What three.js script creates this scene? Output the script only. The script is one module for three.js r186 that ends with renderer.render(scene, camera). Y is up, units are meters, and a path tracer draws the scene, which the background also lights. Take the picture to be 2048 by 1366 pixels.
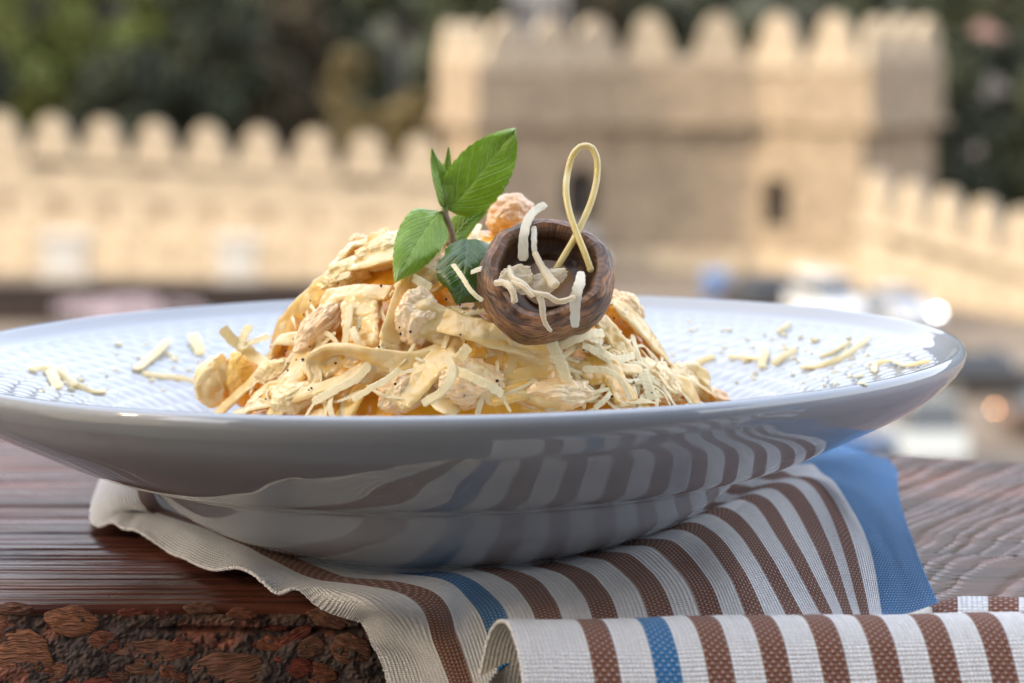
import * as THREE from 'three';
import { mergeGeometries, toCreasedNormals } from 'three/addons/utils/BufferGeometryUtils.js';
import { RoundedBoxGeometry } from 'three/addons/geometries/RoundedBoxGeometry.js';
import { ImprovedNoise } from 'three/addons/math/ImprovedNoise.js';
import { Brush, Evaluator, SUBTRACTION } from 'three-bvh-csg';

// ---------------------------------------------------------------- camera, sky, sun, exposure
const F = 5690, CX = 1024, CYP = 683, CAMY = 12, PITCH = Math.atan(657 / F);
const scene = new THREE.Scene();
const camera = new THREE.PerspectiveCamera(2 * Math.atan(CYP / F) * 180 / Math.PI, 1024 / 683, 0.05, 900);
camera.position.set(0, CAMY, 0);
camera.rotation.x = -PITCH;
camera.focus = 0.812;
camera.userData.fStop = 12;
camera.updateMatrixWorld();

const renderer = new THREE.WebGLRenderer();
renderer.toneMapping = THREE.LinearToneMapping;
renderer.toneMappingExposure = 1.95;
renderer.shadowMap.enabled = true;

const SUN = new THREE.Vector3(-0.85, 0.42, 0.26).normalize();
const sun = new THREE.DirectionalLight(new THREE.Color(1, 0.86, 0.66), 2.7);
sun.position.copy(SUN).multiplyScalar(200).add(new THREE.Vector3(0, 5, -120));
sun.target.position.set(0, 5, -120);
sun.castShadow = true;
sun.shadow.radius = 9;
sun.shadow.mapSize.set(2048, 2048);
Object.assign(sun.shadow.camera, { left: -90, right: 90, top: 130, bottom: -130, near: 1, far: 500 });
scene.add(sun, sun.target);

{ // hazy bright blue sky: paler towards the horizon and round the sun, thin high cloud
  const W = 512, H = 256, d = new Float32Array(W * H * 4), n = new ImprovedNoise(), v = new THREE.Vector3();
  for (let y = 0; y < H; y++) for (let x = 0; x < W; x++) {
    const el = ((y + 0.5) / H - 0.5) * Math.PI, az = ((x + 0.5) / W - 0.5) * 2 * Math.PI;
    v.set(Math.cos(el) * Math.cos(az), Math.sin(el), Math.cos(el) * Math.sin(az));
    const up = Math.max(0, v.y), k = Math.pow(1 - up, 2.2), g = Math.pow(Math.max(0, v.dot(SUN)), 6) + 4.5 * Math.pow(Math.max(0, v.dot(SUN)), 45);
    const q = 2.2 / (0.25 + up);
    let c = n.noise(v.x * q, 3.1, v.z * q) * 0.6 + n.noise(v.x * q * 2.3, 7.7, v.z * q * 2.3) * 0.35;
    c = Math.min(1, Math.max(0, c + 0.35)) * 0.45;
    const rgb = [0.60 + 0.48 * k, 0.70 + 0.40 * k, 0.92 + 0.20 * k];
    const o = (y * W + x) * 4;
    for (let i = 0; i < 3; i++) {
      let s = rgb[i] * (1 - c) + c * 1.22 + g * [0.62, 0.5, 0.34][i];
      if (v.y < 0) s *= Math.max(0.25, 1 + v.y * 5);
      d[o + i] = s * 1.3;
    }
    d[o + 3] = 1;
  }
  const t = new THREE.DataTexture(d, W, H, THREE.RGBAFormat, THREE.FloatType);
  t.mapping = THREE.EquirectangularReflectionMapping;
  t.magFilter = THREE.LinearFilter; t.needsUpdate = true;
  scene.background = t; scene.environment = t;
}

// ---------------------------------------------------------------- helpers
const V = (x, y, z) => new THREE.Vector3(x, y, z);
const lerp = (a, b, t) => a + (b - a) * t, clamp = (x, a = 0, b = 1) => Math.min(b, Math.max(a, x));
const sstep = (a, b, x) => { const t = clamp((x - a) / (b - a)); return t * t * (3 - 2 * t); };
function rng(seed) { let a = seed >>> 0; return () => { a = (a + 0x6D2B79F5) | 0; let t = Math.imul(a ^ (a >>> 15), 1 | a); t = (t + Math.imul(t ^ (t >>> 7), 61 | t)) ^ t; return ((t ^ (t >>> 14)) >>> 0) / 4294967296; }; }
const PN = new ImprovedNoise();
const nz = (x, y = 0, z = 0) => PN.noise(x, y, z);
const fbm = (x, y = 0, z = 0, o = 4) => { let s = 0, a = 0.5; for (let i = 0; i < o; i++) { s += a * nz(x, y, z); x = x * 2.03 + 17.1; y = y * 2.03 + 5.3; z = z * 2.03 + 9.7; a *= 0.5; } return s; };
const sp = Math.sin(PITCH), cp = Math.cos(PITCH);
// a point of the place, given where one sees it in the photograph and how far ahead it stands
function P(px, py, Z) { const xn = (px - CX) / F, yn = (CYP - py) / F, t = Z / (yn * sp + cp); return V(xn * t, CAMY + t * (yn * cp - sp), -Z); }
function onY(px, py, Y) { const xn = (px - CX) / F, yn = (CYP - py) / F, t = (Y - CAMY) / (yn * cp - sp); return V(xn * t, Y, -t * (yn * sp + cp)); }
const seen = new Map();
function numbered(name) { const k = seen.get(name) || 0; seen.set(name, k + 1); return k ? name + '_' + String(k).padStart(3, '0') : name; }
function mesh(name, geometry, material, parent) {
  const m = new THREE.Mesh(geometry, material); m.name = parent ? name : numbered(name);
  m.castShadow = m.receiveShadow = true; (parent || scene).add(m); return m;
}
function tag(o, label, category, group) { Object.assign(o.userData, { label, category }); if (group) o.userData.group = group; return o; }
function thing(name, label, category, group) { const g = new THREE.Group(); g.name = numbered(name); scene.add(g); return tag(g, label, category, group); }
function struct(name, geometry, material) { const m = mesh(name, geometry, material); m.userData.kind = 'structure'; return m; }
// sets a thing built in place onto its own base point
function settle(o) {
  o.updateMatrixWorld(true);
  const b = new THREE.Box3().setFromObject(o), c = V((b.min.x + b.max.x) / 2, b.min.y, (b.min.z + b.max.z) / 2);
  if (o.isMesh) o.geometry.translate(-c.x, -c.y, -c.z); else for (const k of o.children) { if (k.children.length || k.position.lengthSq() > 0) k.position.sub(c); else { k.geometry.translate(-c.x, -c.y, -c.z); } }
  o.position.add(c); return o;
}
const std = (o) => new THREE.MeshStandardMaterial(o), phys = (o) => new THREE.MeshPhysicalMaterial(o);
const rgb = (r, g, b) => new THREE.Color().setRGB(r, g, b);
function tex(w, h, fn, srgb, float) { // fn(x, y, out) writes 0..1 values
  const d = new Uint8Array(w * h * 4), o = [0, 0, 0];
  for (let y = 0; y < h; y++) for (let x = 0; x < w; x++) { fn(x, y, o); const i = (y * w + x) * 4; d[i] = clamp(o[0]) * 255; d[i + 1] = clamp(o[1]) * 255; d[i + 2] = clamp(o[2]) * 255; d[i + 3] = 255; }
  const t = new THREE.DataTexture(d, w, h); t.wrapS = t.wrapT = THREE.RepeatWrapping; t.magFilter = THREE.LinearFilter; t.needsUpdate = true;
  if (srgb) t.colorSpace = THREE.SRGBColorSpace; return t;
}
const enc = (x) => Math.pow(clamp(x), 1 / 2.2);
// grid surface from fn(i/nu, j/nv) -> Vector3, optional colour fn
function grid(nu, nv, fn, o = {}) {
  const pos = new Float32Array((nu + 1) * (nv + 1) * 3), uv = new Float32Array((nu + 1) * (nv + 1) * 2), col = o.color ? new Float32Array((nu + 1) * (nv + 1) * 3) : null, idx = [];
  for (let j = 0; j <= nv; j++) for (let i = 0; i <= nu; i++) {
    const k = j * (nu + 1) + i, p = fn(i / nu, j / nv, i, j);
    pos[k * 3] = p.x; pos[k * 3 + 1] = p.y; pos[k * 3 + 2] = p.z;
    const t = o.uv ? o.uv(i / nu, j / nv, p) : [i / nu, j / nv]; uv[k * 2] = t[0]; uv[k * 2 + 1] = t[1];
    if (col) { const c = o.color(i / nu, j / nv, p); col[k * 3] = c[0]; col[k * 3 + 1] = c[1]; col[k * 3 + 2] = c[2]; }
    if (i < nu && j < nv) { const a = k, b = k + 1, c = k + nu + 1, d = c + 1; o.flip ? idx.push(a, c, b, b, c, d) : idx.push(a, b, c, b, d, c); }
  }
  const g = new THREE.BufferGeometry();
  g.setAttribute('position', new THREE.BufferAttribute(pos, 3)); g.setAttribute('uv', new THREE.BufferAttribute(uv, 2));
  if (col) g.setAttribute('color', new THREE.BufferAttribute(col, 3));
  g.setIndex(idx); g.computeVertexNormals(); return g;
}
// seamless normals where a grid closes on itself in i
function weld(g, nu, nv) { const n = g.attributes.normal; for (let j = 0; j <= nv; j++) { const a = j * (nu + 1), b = a + nu, v = V(n.getX(a) + n.getX(b), n.getY(a) + n.getY(b), n.getZ(a) + n.getZ(b)).normalize(); n.setXYZ(a, v.x, v.y, v.z); n.setXYZ(b, v.x, v.y, v.z); } return g; }
function box(x0, x1, y0, y1, z0, z1) { const g = new THREE.BoxGeometry(x1 - x0, y1 - y0, z1 - z0); g.translate((x0 + x1) / 2, (y0 + y1) / 2, (z0 + z1) / 2); return g; }
const catmull = (pts, closed = false) => new THREE.CatmullRomCurve3(pts, closed, 'centripetal');
// ---------------------------------------------------------------- the place below the terrace: ground, hill, castle, walls, trees, cars
const stoneTex = tex(512, 512, (x, y, o) => {
  const row = Math.floor(y / 32), bx = (x + (row % 2) * 29) % 512, cell = Math.floor(bx / 58);
  const joint = (y % 32 < 2 || bx % 58 < 2) ? 0.9 : 1, t = 0.9 + 0.06 * Math.sin(row * 12.9 + cell * 78.2) + 0.75 * fbm(x / 70, y / 70, 2.2);
  const v = joint * t; o[0] = enc(0.41 * v); o[1] = enc(0.325 * v); o[2] = enc(0.22 * v);
}, true);
const stoneAt = (s) => { const t = stoneTex.clone(); t.repeat.set(1 / s, 1 / s); t.needsUpdate = true; return t; };
const M = {};
M.stone = std({ map: stoneAt(5), roughness: 0.92 });
M.paleStone = std({ map: stoneAt(5), color: rgb(1.18, 1.16, 1.12), roughness: 0.92 });
M.towerStoneShaded = std({ map: M.stone.map, color: rgb(0.74, 0.70, 0.67), roughness: 0.92 });  // same stone tinted darker, the shade of the facade put into its colour
M.darkPanel = std({ color: rgb(0.03, 0.022, 0.016), roughness: 0.8 });
M.ground = std({ map: tex(512, 512, (x, y, o) => { const v = 0.85 + 0.6 * fbm(x / 64, y / 64, 4.4, 5); o[0] = enc(0.20 * v); o[1] = enc(0.15 * v); o[2] = enc(0.10 * v); }, true), roughness: 0.95 });
M.ground.map.repeat.set(60, 60);
{ const g = new THREE.PlaneGeometry(1600, 1600); g.rotateX(-Math.PI / 2); struct('ground', g, M.ground); }
const hillH = (x, z) => { const d = -z - 150; return d < 0 ? 0 : 30 * sstep(0, 90, d) + 80 * sstep(50, 230, d) + 2.5 * nz(x / 30, z / 30, 1.5) * sstep(0, 40, d); };  // upper slope is out of view, raised so the tabletop reflects something dark
M.hill = std({ map: tex(256, 256, (x, y, o) => { const v = 0.7 + 1.3 * fbm(x / 20, y / 20, 8.1); o[0] = enc(0.050 * v); o[1] = enc(0.050 * v); o[2] = enc(0.024 * v); }, true), roughness: 1 });
M.hill.map.repeat.set(20, 12);
struct('hill', grid(90, 50, (u, v) => { const x = lerp(-220, 220, u), z = lerp(-148, -480, v); return V(x, hillH(x, z) - 0.15 + (v === 0 ? -0.3 : 0), z); }), M.hill);

// uv in metres on prisms
function metricUV(g) {
  if (g.index) g = g.toNonIndexed();
  g.computeVertexNormals(); const p = g.attributes.position, n = g.attributes.normal, uv = new Float32Array(p.count * 2);
  for (let i = 0; i < p.count; i++) {
    const nx = Math.abs(n.getX(i)), ny = Math.abs(n.getY(i)), nzz = Math.abs(n.getZ(i));
    if (ny > 0.8) { uv[i * 2] = p.getX(i); uv[i * 2 + 1] = p.getZ(i); }
    else { const l = Math.hypot(n.getX(i), n.getZ(i)) || 1; uv[i * 2] = (p.getX(i) * n.getZ(i) - p.getZ(i) * n.getX(i)) / l; uv[i * 2 + 1] = p.getY(i); }
  }
  g.setAttribute('uv', new THREE.BufferAttribute(uv, 2)); return g;
}
function prism(pts, y0, y1) { // pts: [x, z] round the plan
  const s = new THREE.Shape(pts.map(([x, z]) => new THREE.Vector2(x, -z)));
  const g = new THREE.ExtrudeGeometry(s, { depth: y1 - y0, bevelEnabled: false }); g.rotateX(-Math.PI / 2); g.translate(0, y0, 0);
  g.clearGroups(); return g;
}
const merlonCache = new Map();
function merlonGeo(w, h, t, body = 0) { // rounded top, straight shoulders
  const key = [w, h, t, body].map((x) => x.toFixed(2)).join();
  if (!merlonCache.has(key)) {
    const s = new THREE.Shape(), b = w / 2;
    s.moveTo(-b, -body); s.lineTo(b, -body); s.lineTo(b, 0.02);
    s.bezierCurveTo(b * 0.66, h * 0.52, b * 0.46, h, 0, h); s.bezierCurveTo(-b * 0.46, h, -b * 0.66, h * 0.52, -b, 0.02); s.lineTo(-b, -body);
    const g = new THREE.ExtrudeGeometry(s, { depth: t, bevelEnabled: true, bevelSize: 0.05, bevelThickness: 0.05, bevelSegments: 1, curveSegments: 8 });
    g.translate(0, 0, -t / 2); g.clearGroups(); merlonCache.set(key, metricUV(g));
  }
  return merlonCache.get(key);
}
function merlons(parent, a, b, spacing, w, h, t, from = 0.5) { // a, b: Vector3 along the wall top
  const d = b.clone().sub(a), L = Math.hypot(d.x, d.z), yaw = Math.atan2(-d.z, d.x), n = Math.max(1, Math.round(L / spacing)), g = merlonGeo(w, h, t, 0.35);
  for (let i = 0; i < n; i++) { const m = mesh('merlon', g, M.stone, parent); m.position.copy(a).addScaledVector(d, (i + from) / n); m.rotation.y = yaw; }
}
const ev = new Evaluator(); ev.useGroups = false; ev.attributes = ['position', 'normal', 'uv'];
function cut(g, holes) { let a = new Brush(g); a.updateMatrixWorld(); for (const h of holes) { const b = new Brush(h); b.updateMatrixWorld(); a = ev.evaluate(a, b, SUBTRACTION); } return a.geometry; }
function archGeo(w, h, depth) { const s = new THREE.Shape(); s.moveTo(-w / 2, 0); s.lineTo(w / 2, 0); s.lineTo(w / 2, h - w / 2); s.absarc(0, h - w / 2, w / 2, 0, Math.PI, false); s.lineTo(-w / 2, 0); const g = new THREE.ExtrudeGeometry(s, { depth, bevelEnabled: false, curveSegments: 10 }); g.clearGroups(); return g; }

{ // the gate tower: two bastions turned towards each other, a ledge under the parapet, arched openings
  const t = thing('castle_gate_tower', 'large tan stone castle gate tower with rounded battlements behind the mushroom', 'castle tower');
  const X = (px, Z) => (px - CX) / F * Z;
  const plan = [[X(886, 137), -137], [X(968, 130.5), -130.5], [X(1232, 133.5), -133.5], [X(1500, 133.3), -133.3], [X(1722, 129.5), -129.5], [X(1868, 136), -136]];
  const back = [[X(1868, 136), -146], [X(886, 137), -146]];
  const yL = 7.1, yT = 9.75;
  const grow = (k) => { const c = [7, -140]; return [...plan, ...back].map(([x, z]) => [x + Math.sign(x - c[0]) * k * 0.6, z + (z > c[1] ? k : -k)]); };
  let low = metricUV(prism([...plan, ...back], -0.3, yL));
  const mk = (px, a, b, w, h, y0, deep) => { const [x0, z0] = a, [x1, z1] = b, x = X(px, 130), tt = (x - x0) / (x1 - x0), z = lerp(z0, z1, tt), yaw = Math.atan2(-(z1 - z0), x1 - x0); const g = archGeo(w, h, deep + 1); g.translate(0, 0, -deep); g.rotateY(yaw); g.translate(x, y0, z); return { g: metricUV(g), x, z, yaw }; };
  const o1 = mk(1166, plan[1], plan[2], 1.9, 2.6, 2.3, 0.9), o2 = mk(1563, plan[3], plan[4], 1.45, 2.3, 2.1, 0.9);
  mesh('wall', cut(low, [o1.g, o2.g]), M.towerStoneShaded, t);
  mesh('parapet', metricUV(prism(grow(0.5), yL, yT)), M.towerStoneShaded, t);
  mesh('ledge', metricUV(prism(grow(0.9), yL - 0.35, yL - 0.003)), M.towerStoneShaded, t);
  for (const [o, w, h, y0] of [[o1, 1.86, 2.57, 2.31], [o2, 1.41, 2.27, 2.11]]) { const g = archGeo(w, h, 0.1); g.translate(0, 0, -0.85); g.rotateY(o.yaw); g.translate(o.x, y0, o.z); mesh('dark_panel', g, M.darkPanel, t); }  // added dark panel inside each arch stands for the shade of the opening
  const gp = grow(0.05).map(([x, z]) => V(x, yT, z));
  merlons(t, gp[0], gp[1], 4.2, 2.6, 1.75, 0.55);
  merlons(t, gp[1], gp[2], 2.6, 2.45, 1.95, 0.5);
  merlons(t, gp[2], gp[3], 2.55, 2.45, 2.15, 0.55);
  merlons(t, gp[3], gp[4], 2.75, 2.6, 2.15, 0.55);
  merlons(t, gp[4], gp[5], 2.9, 2.6, 2.0, 0.5);
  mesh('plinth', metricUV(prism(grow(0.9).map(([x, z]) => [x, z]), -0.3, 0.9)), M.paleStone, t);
  settle(t);
}
function wall(label, a, b, thick, spacing, w, h, slits, plinthH) { // a, b: wall tops left and right
  const t = thing('castle_wall', label, 'castle wall'), d = b.clone().sub(a), L = Math.hypot(d.x, d.z), yaw = Math.atan2(-d.z, d.x);
  const s = new THREE.Shape(); s.moveTo(0, -0.3); s.lineTo(L, -0.3); s.lineTo(L, b.y); s.lineTo(0, a.y); s.lineTo(0, -0.3);
  const put = (g) => { g.rotateY(yaw); g.translate(a.x, 0, a.z); return g; };
  let g = new THREE.ExtrudeGeometry(s, { depth: thick, bevelEnabled: false }); g.clearGroups(); g.translate(0, 0, -thick);
  mesh('wall', metricUV(put(g)), M.stone, t);
  if (plinthH) { const q = box(0, L, -0.3, plinthH, -0.01, 0.55); mesh('plinth', metricUV(put(q)), M.paleStone, t); }
  const n = Math.round(L / spacing);
  for (let i = 0; i < n; i++) {
    const k = (i + 0.5) / n, p = a.clone().addScaledVector(d, k), m = mesh('merlon', merlonGeo(w, h, 0.5, 0.4), M.stone, t);
    m.position.set(p.x - Math.sin(yaw) * 0.3, p.y, p.z - Math.cos(yaw) * 0.3); m.rotation.y = yaw;
    if (slits) { const q = box(-0.3, 0.3, -0.55, 0.5, -0.1, 0.03), sl = mesh('arrow_slit', q, M.slitShade, t); const y = p.y - 2.15; sl.position.set(p.x + d.x / n * 0.1, y, p.z + d.z / n * 0.1); sl.rotation.y = yaw; }
  }
  return settle(t);
}
M.slitShade = std({ color: rgb(0.25, 0.18, 0.12), roughness: 1 });  // dark colour stands for the shade inside the slits
const XX = (px, Z) => (px - CX) / F * Z;
wall('long tan castle wall with rounded merlons left of the tower', V(XX(-250, 134), 5.65, -134), V(XX(892, 127.5), 4.45, -127.5), 1.4, 2.52, 2.3, 1.95, true, 2.4);
wall('tan castle wall with battlements descending from the tower at the right edge', V(XX(1712, 122), 2.95, -122), V(XX(2330, 105), 1.0, -105), 1.3, 2.5, 2.4, 2.4, false, 0);

// ---- trees
const leafTone = (base, r) => { const k = 0.55 + 0.9 * r; return [base[0] * k, base[1] * k, base[2] * k]; };
function crownGeo(seed, rx, ry, n, shape, leaf, tone) {
  const R = rng(seed), gs = [], pos = [], col = [], nor = [], q = new THREE.Quaternion(), e = new THREE.Euler();
  const clumps = []; for (let i = 0; i < 26; i++) { const a = R() * 6.283, y = R(), s = shape === 'cone' ? (1 - y) * 0.95 + 0.06 : Math.sqrt(Math.max(0, 1 - Math.pow(2 * y - 1, 2))) , r = s * (0.45 + 0.5 * Math.sqrt(R())); clumps.push([Math.cos(a) * r * rx, (y - 0.5) * 2 * ry, Math.sin(a) * r * rx, (shape === 'cone' ? 0.16 + 0.2 * (1 - y) : 0.34) * rx, R()]); }
  for (let i = 0; i < n; i++) {
    const c = clumps[Math.floor(R() * clumps.length)], v = V(R() * 2 - 1, R() * 2 - 1, R() * 2 - 1); if (v.lengthSq() > 1) { i--; continue; }
    v.multiplyScalar(c[3]).add(V(c[0], c[1], c[2]));
    e.set(R() * 6, R() * 6, R() * 6); q.setFromEuler(e); const l = leaf * (0.6 + 0.8 * R());
    const a = V(-l, 0, 0).applyQuaternion(q), b = V(0, 0, l * 0.55).applyQuaternion(q), k = leafTone(tone, c[4] * 0.6 + R() * 0.4);
    for (const w of [a, b, a.clone().negate(), a, a.clone().negate(), b.clone().negate()]) { pos.push(v.x + w.x, v.y + w.y, v.z + w.z); col.push(...k); }
  }
  const g = new THREE.BufferGeometry(); g.setAttribute('position', new THREE.Float32BufferAttribute(pos, 3)); g.setAttribute('color', new THREE.Float32BufferAttribute(col, 3)); g.computeVertexNormals(); return g;
}
M.leaf = std({ vertexColors: true, roughness: 0.75, side: THREE.DoubleSide });
M.bark = std({ color: rgb(0.06, 0.045, 0.035), roughness: 1 });
function tree(px, Z, top, rx, h, tone, label, shape = 'round', seed = 1, n = 3600) {
  const x = XX(px, Z), y0 = hillH(x, -Z), t = thing('tree', label, 'tree'); // top: pixel row of the crown's top
  const yTop = P(px, top, Z).y, ry = h / 2, gy = yTop - ry;
  const c = crownGeo(seed, rx, ry, n, shape, 0.36, tone); c.translate(x, gy, -Z); mesh('crown', c, M.leaf, t);
  const tr = new THREE.CylinderGeometry(0.12, 0.32, Math.max(0.6, gy - y0 + ry * 0.5), 8); tr.translate(x, (gy + ry * 0.5 + y0) / 2 - 0.05, -Z);
  const limbs = [tr]; for (let i = 0; i < 5; i++) { const l = new THREE.CylinderGeometry(0.04, 0.11, rx * 0.8, 5); l.translate(0, rx * 0.4, 0); l.rotateZ(0.9); l.rotateY(i * 1.3 + seed); l.translate(x, gy - ry * 0.2 + i * 0.4, -Z); limbs.push(l); }
  mesh('trunk', mergeGeometries(limbs), M.bark, t);
  return settle(t);
}
const GR = [0.135, 0.15, 0.028], DK = [0.026, 0.032, 0.012], OL = [0.15, 0.112, 0.042], MD = [0.048, 0.053, 0.018], BR = [0.062, 0.046, 0.022];
tree(60, 150, -60, 3.6, 7.6, GR, 'bright yellow green tree at the upper left corner above the wall', 'round', 11);
tree(215, 153, -90, 3.2, 7, GR, 'lighter green treetop right of the corner tree', 'round', 12);
tree(255, 147, 120, 2.8, 5, DK, 'very dark low tree just above the left battlements', 'round', 13);
tree(-60, 146, 110, 2.6, 5, DK, 'dark bush cut off by the left picture edge above the wall', 'round', 14);
tree(390, 152, -40, 3.4, 9, DK, 'dark green tree between the green treetop and the brown one', 'round', 15);
tree(540, 156, -70, 3.4, 10, BR, 'brownish dark tree left of the yellowish cone tree', 'round', 16);
tree(700, 146, 78, 2.15, 6.2, OL, 'yellowish olive cone shaped tree above the battlements left of the tower', 'cone', 17, 5200);
tree(640, 165, -90, 3.6, 9, DK, 'dark tree behind the yellowish cone tree', 'round', 18);
tree(800, 156, -80, 3.4, 9.5, MD, 'dull green tree between the cone tree and the tower', 'round', 19);
tree(838, 143, 205, 1.7, 2.4, OL, 'small ochre bush at the foot of the tower', 'round', 20, 1500);
tree(985, 168, -110, 3.8, 7, MD, 'dull green treetop above the left end of the tower battlements', 'round', 21);
tree(1180, 166, -100, 3.8, 8, BR, 'brownish treetop above the middle of the tower battlements', 'round', 22);
tree(1390, 165, -110, 4.2, 9, DK, 'dark treetop above the tower right of its middle', 'round', 23);
tree(1620, 166, -110, 4.2, 9, MD, 'dull green treetop above the right bastion', 'round', 24);
tree(1830, 163, -100, 3.8, 9, DK, 'dark treetop over the right corner of the tower', 'round', 25);
tree(1985, 150, 60, 3.2, 9.5, DK, 'dark green tree between the tower and the right picture edge', 'round', 26, 4200);
tree(2080, 144, 150, 2.8, 7, MD, 'mid green tree cut off by the right picture edge', 'round', 27);
tree(1915, 142, 250, 2.2, 5, DK, 'low dark tree close to the shaded side of the tower', 'round', 28);
tree(90, 172, -150, 5, 8, DK, 'dark treetop on the hill behind the bright corner tree', 'round', 29);
tree(450, 175, -150, 5, 8, MD, 'dull treetop on the hill between the dark and brownish trees', 'round', 30);
tree(1990, 176, -160, 5, 9, MD, 'dull green treetop high on the hill at the upper right corner', 'round', 31);

// ---- a pale house on the hill, only glimpsed between the trees
function house(px, Z, w, h, top, label) {
  const x = XX(px, Z), yT = P(px, top, Z).y, t = thing('hillside_house', label, 'house'), y0 = Math.min(hillH(x, -Z) - 0.5, yT - h);
  mesh('wall', box(x - w / 2, x + w / 2, y0, yT, -Z - 5, -Z), M.housePaint, t);
  const r = new THREE.CylinderGeometry(0.01, w * 0.62, 1.4, 4, 1); r.rotateY(Math.PI / 4); r.scale(1, 1, 5.6 / w); r.translate(x, yT + 0.7, -Z - 2.5); mesh('roof', r, M.roofTile, t);
  for (const k of [-0.27, 0.27]) { const f = mesh('window', box(x + k * w - 0.4, x + k * w + 0.4, yT - 2.0, yT - 0.8, -Z - 0.2, -Z + 0.03), M.darkPanel, t); mesh('window_sill', box(x + k * w - 0.5, x + k * w + 0.5, yT - 2.12, yT - 2.003, -Z - 0.1, -Z + 0.1), M.plaster, f); }
  settle(t);
}
M.housePaint = std({ color: rgb(0.24, 0.22, 0.20), roughness: 0.9 }); M.creamPaint = std({ color: rgb(0.47, 0.41, 0.33), roughness: 0.8 }); M.whitePaint = std({ color: rgb(0.78, 0.76, 0.70), roughness: 0.7 }); M.plaster = std({ color: rgb(0.52, 0.5, 0.45), roughness: 0.9 }); M.roofTile = std({ color: rgb(0.25, 0.13, 0.09), roughness: 0.9 });
house(1975, 158, 3.6, 4, 90, 'pale house glimpsed between the trees at the upper right');
house(1075, 158, 3.2, 4, -25, 'pale house glimpsed above the left part of the tower battlements');

// ---- cars
const carPaint = (r, g, b) => phys({ color: rgb(r, g, b), roughness: 0.35, metalness: 0.1, clearcoat: 1, clearcoatRoughness: 0.06 });
M.glass = phys({ color: rgb(0.02, 0.025, 0.03), roughness: 0.06, clearcoat: 1 }); M.tyre = std({ color: rgb(0.02, 0.02, 0.02), roughness: 0.9 });
M.chrome = std({ color: rgb(0.8, 0.8, 0.8), metalness: 1, roughness: 0.18 }); M.redLamp = std({ color: rgb(0.4, 0.02, 0.02), roughness: 0.2 });
M.headOff = phys({ color: rgb(0.7, 0.7, 0.7), roughness: 0.15, clearcoat: 1 });
const glowMat = (c, k) => std({ color: rgb(0.6, 0.6, 0.6), emissive: new THREE.Color().setRGB(...c), emissiveIntensity: k, roughness: 0.4 });  // bright spots on the cars, drawn as glowing meshes
function side(pts, w, taper) { // side profile [x, y] extruded across, bevelled
  const s = new THREE.Shape(pts.map(([x, y]) => new THREE.Vector2(x, y))); const g = new THREE.ExtrudeGeometry(s, { depth: w - 0.16, bevelEnabled: true, bevelSize: 0.07, bevelThickness: 0.08, bevelSegments: 3 }); g.translate(0, 0, -w / 2 + 0.08); g.clearGroups();
  if (taper) { const p = g.attributes.position; for (let i = 0; i < p.count; i++) { const k = clamp((p.getY(i) - taper[0]) / taper[1]); p.setZ(i, p.getZ(i) * (1 - 0.2 * k)); } g.computeVertexNormals(); }
  return g;
}
const carGeo = {}; // front of the car towards +x
for (const [kind, body, cabin, wr, wx] of [
  ['car', [[-2.1, 0.32], [2.05, 0.32], [2.12, 0.6], [1.95, 0.78], [0.95, 0.9], [-1.6, 0.95], [-2.08, 0.88], [-2.15, 0.55]], [[-1.75, 0.9], [1.0, 0.88], [0.25, 1.38], [-0.95, 1.42]], 0.31, 1.3],
  ['van', [[-2.2, 0.35], [2.1, 0.35], [2.18, 0.7], [2.0, 0.98], [1.4, 1.08], [-2.15, 1.08], [-2.25, 0.6]], [[-2.12, 1.02], [1.55, 1.02], [0.85, 1.82], [-2.0, 1.9]], 0.34, 1.4]]) {
  const yb = kind === 'car' ? 0.9 : 1.05, tall = kind === 'car' ? 0.52 : 0.85;
  const gl = side(cabin.map(([x, y]) => [x, y]), 1.62, [yb, tall]);
  const roof = side(cabin.map(([x, y]) => y > yb + 0.2 ? [x * 0.98, y + 0.035] : [x, y]).filter((p) => p[1] > yb + 0.2).concat(kind === 'car' ? [[-1.0, 1.36], [0.28, 1.32]] : [[-2.0, 1.8], [0.85, 1.74]]), 1.36, null);
  carGeo[kind] = { body: side(body, 1.74), glass: gl, roof, wr, wx, yb, front: body[2], back: body[body.length - 1] };
}
const wheelGeo = (r) => { const t = new THREE.CylinderGeometry(r, r, 0.2, 20); t.rotateX(Math.PI / 2); return t; };
const tyreG = wheelGeo(0.33), rimG = (() => { const g = new THREE.CylinderGeometry(0.2, 0.2, 0.22, 12); g.rotateX(Math.PI / 2); return g; })();
const lampG = new THREE.SphereGeometry(0.14, 14, 10); lampG.scale(0.45, 0.75, 1.2);
const plateG = new THREE.BoxGeometry(0.03, 0.11, 0.5), mirrorG = new THREE.SphereGeometry(0.11, 10, 8); mirrorG.scale(0.7, 0.7, 1);
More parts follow.
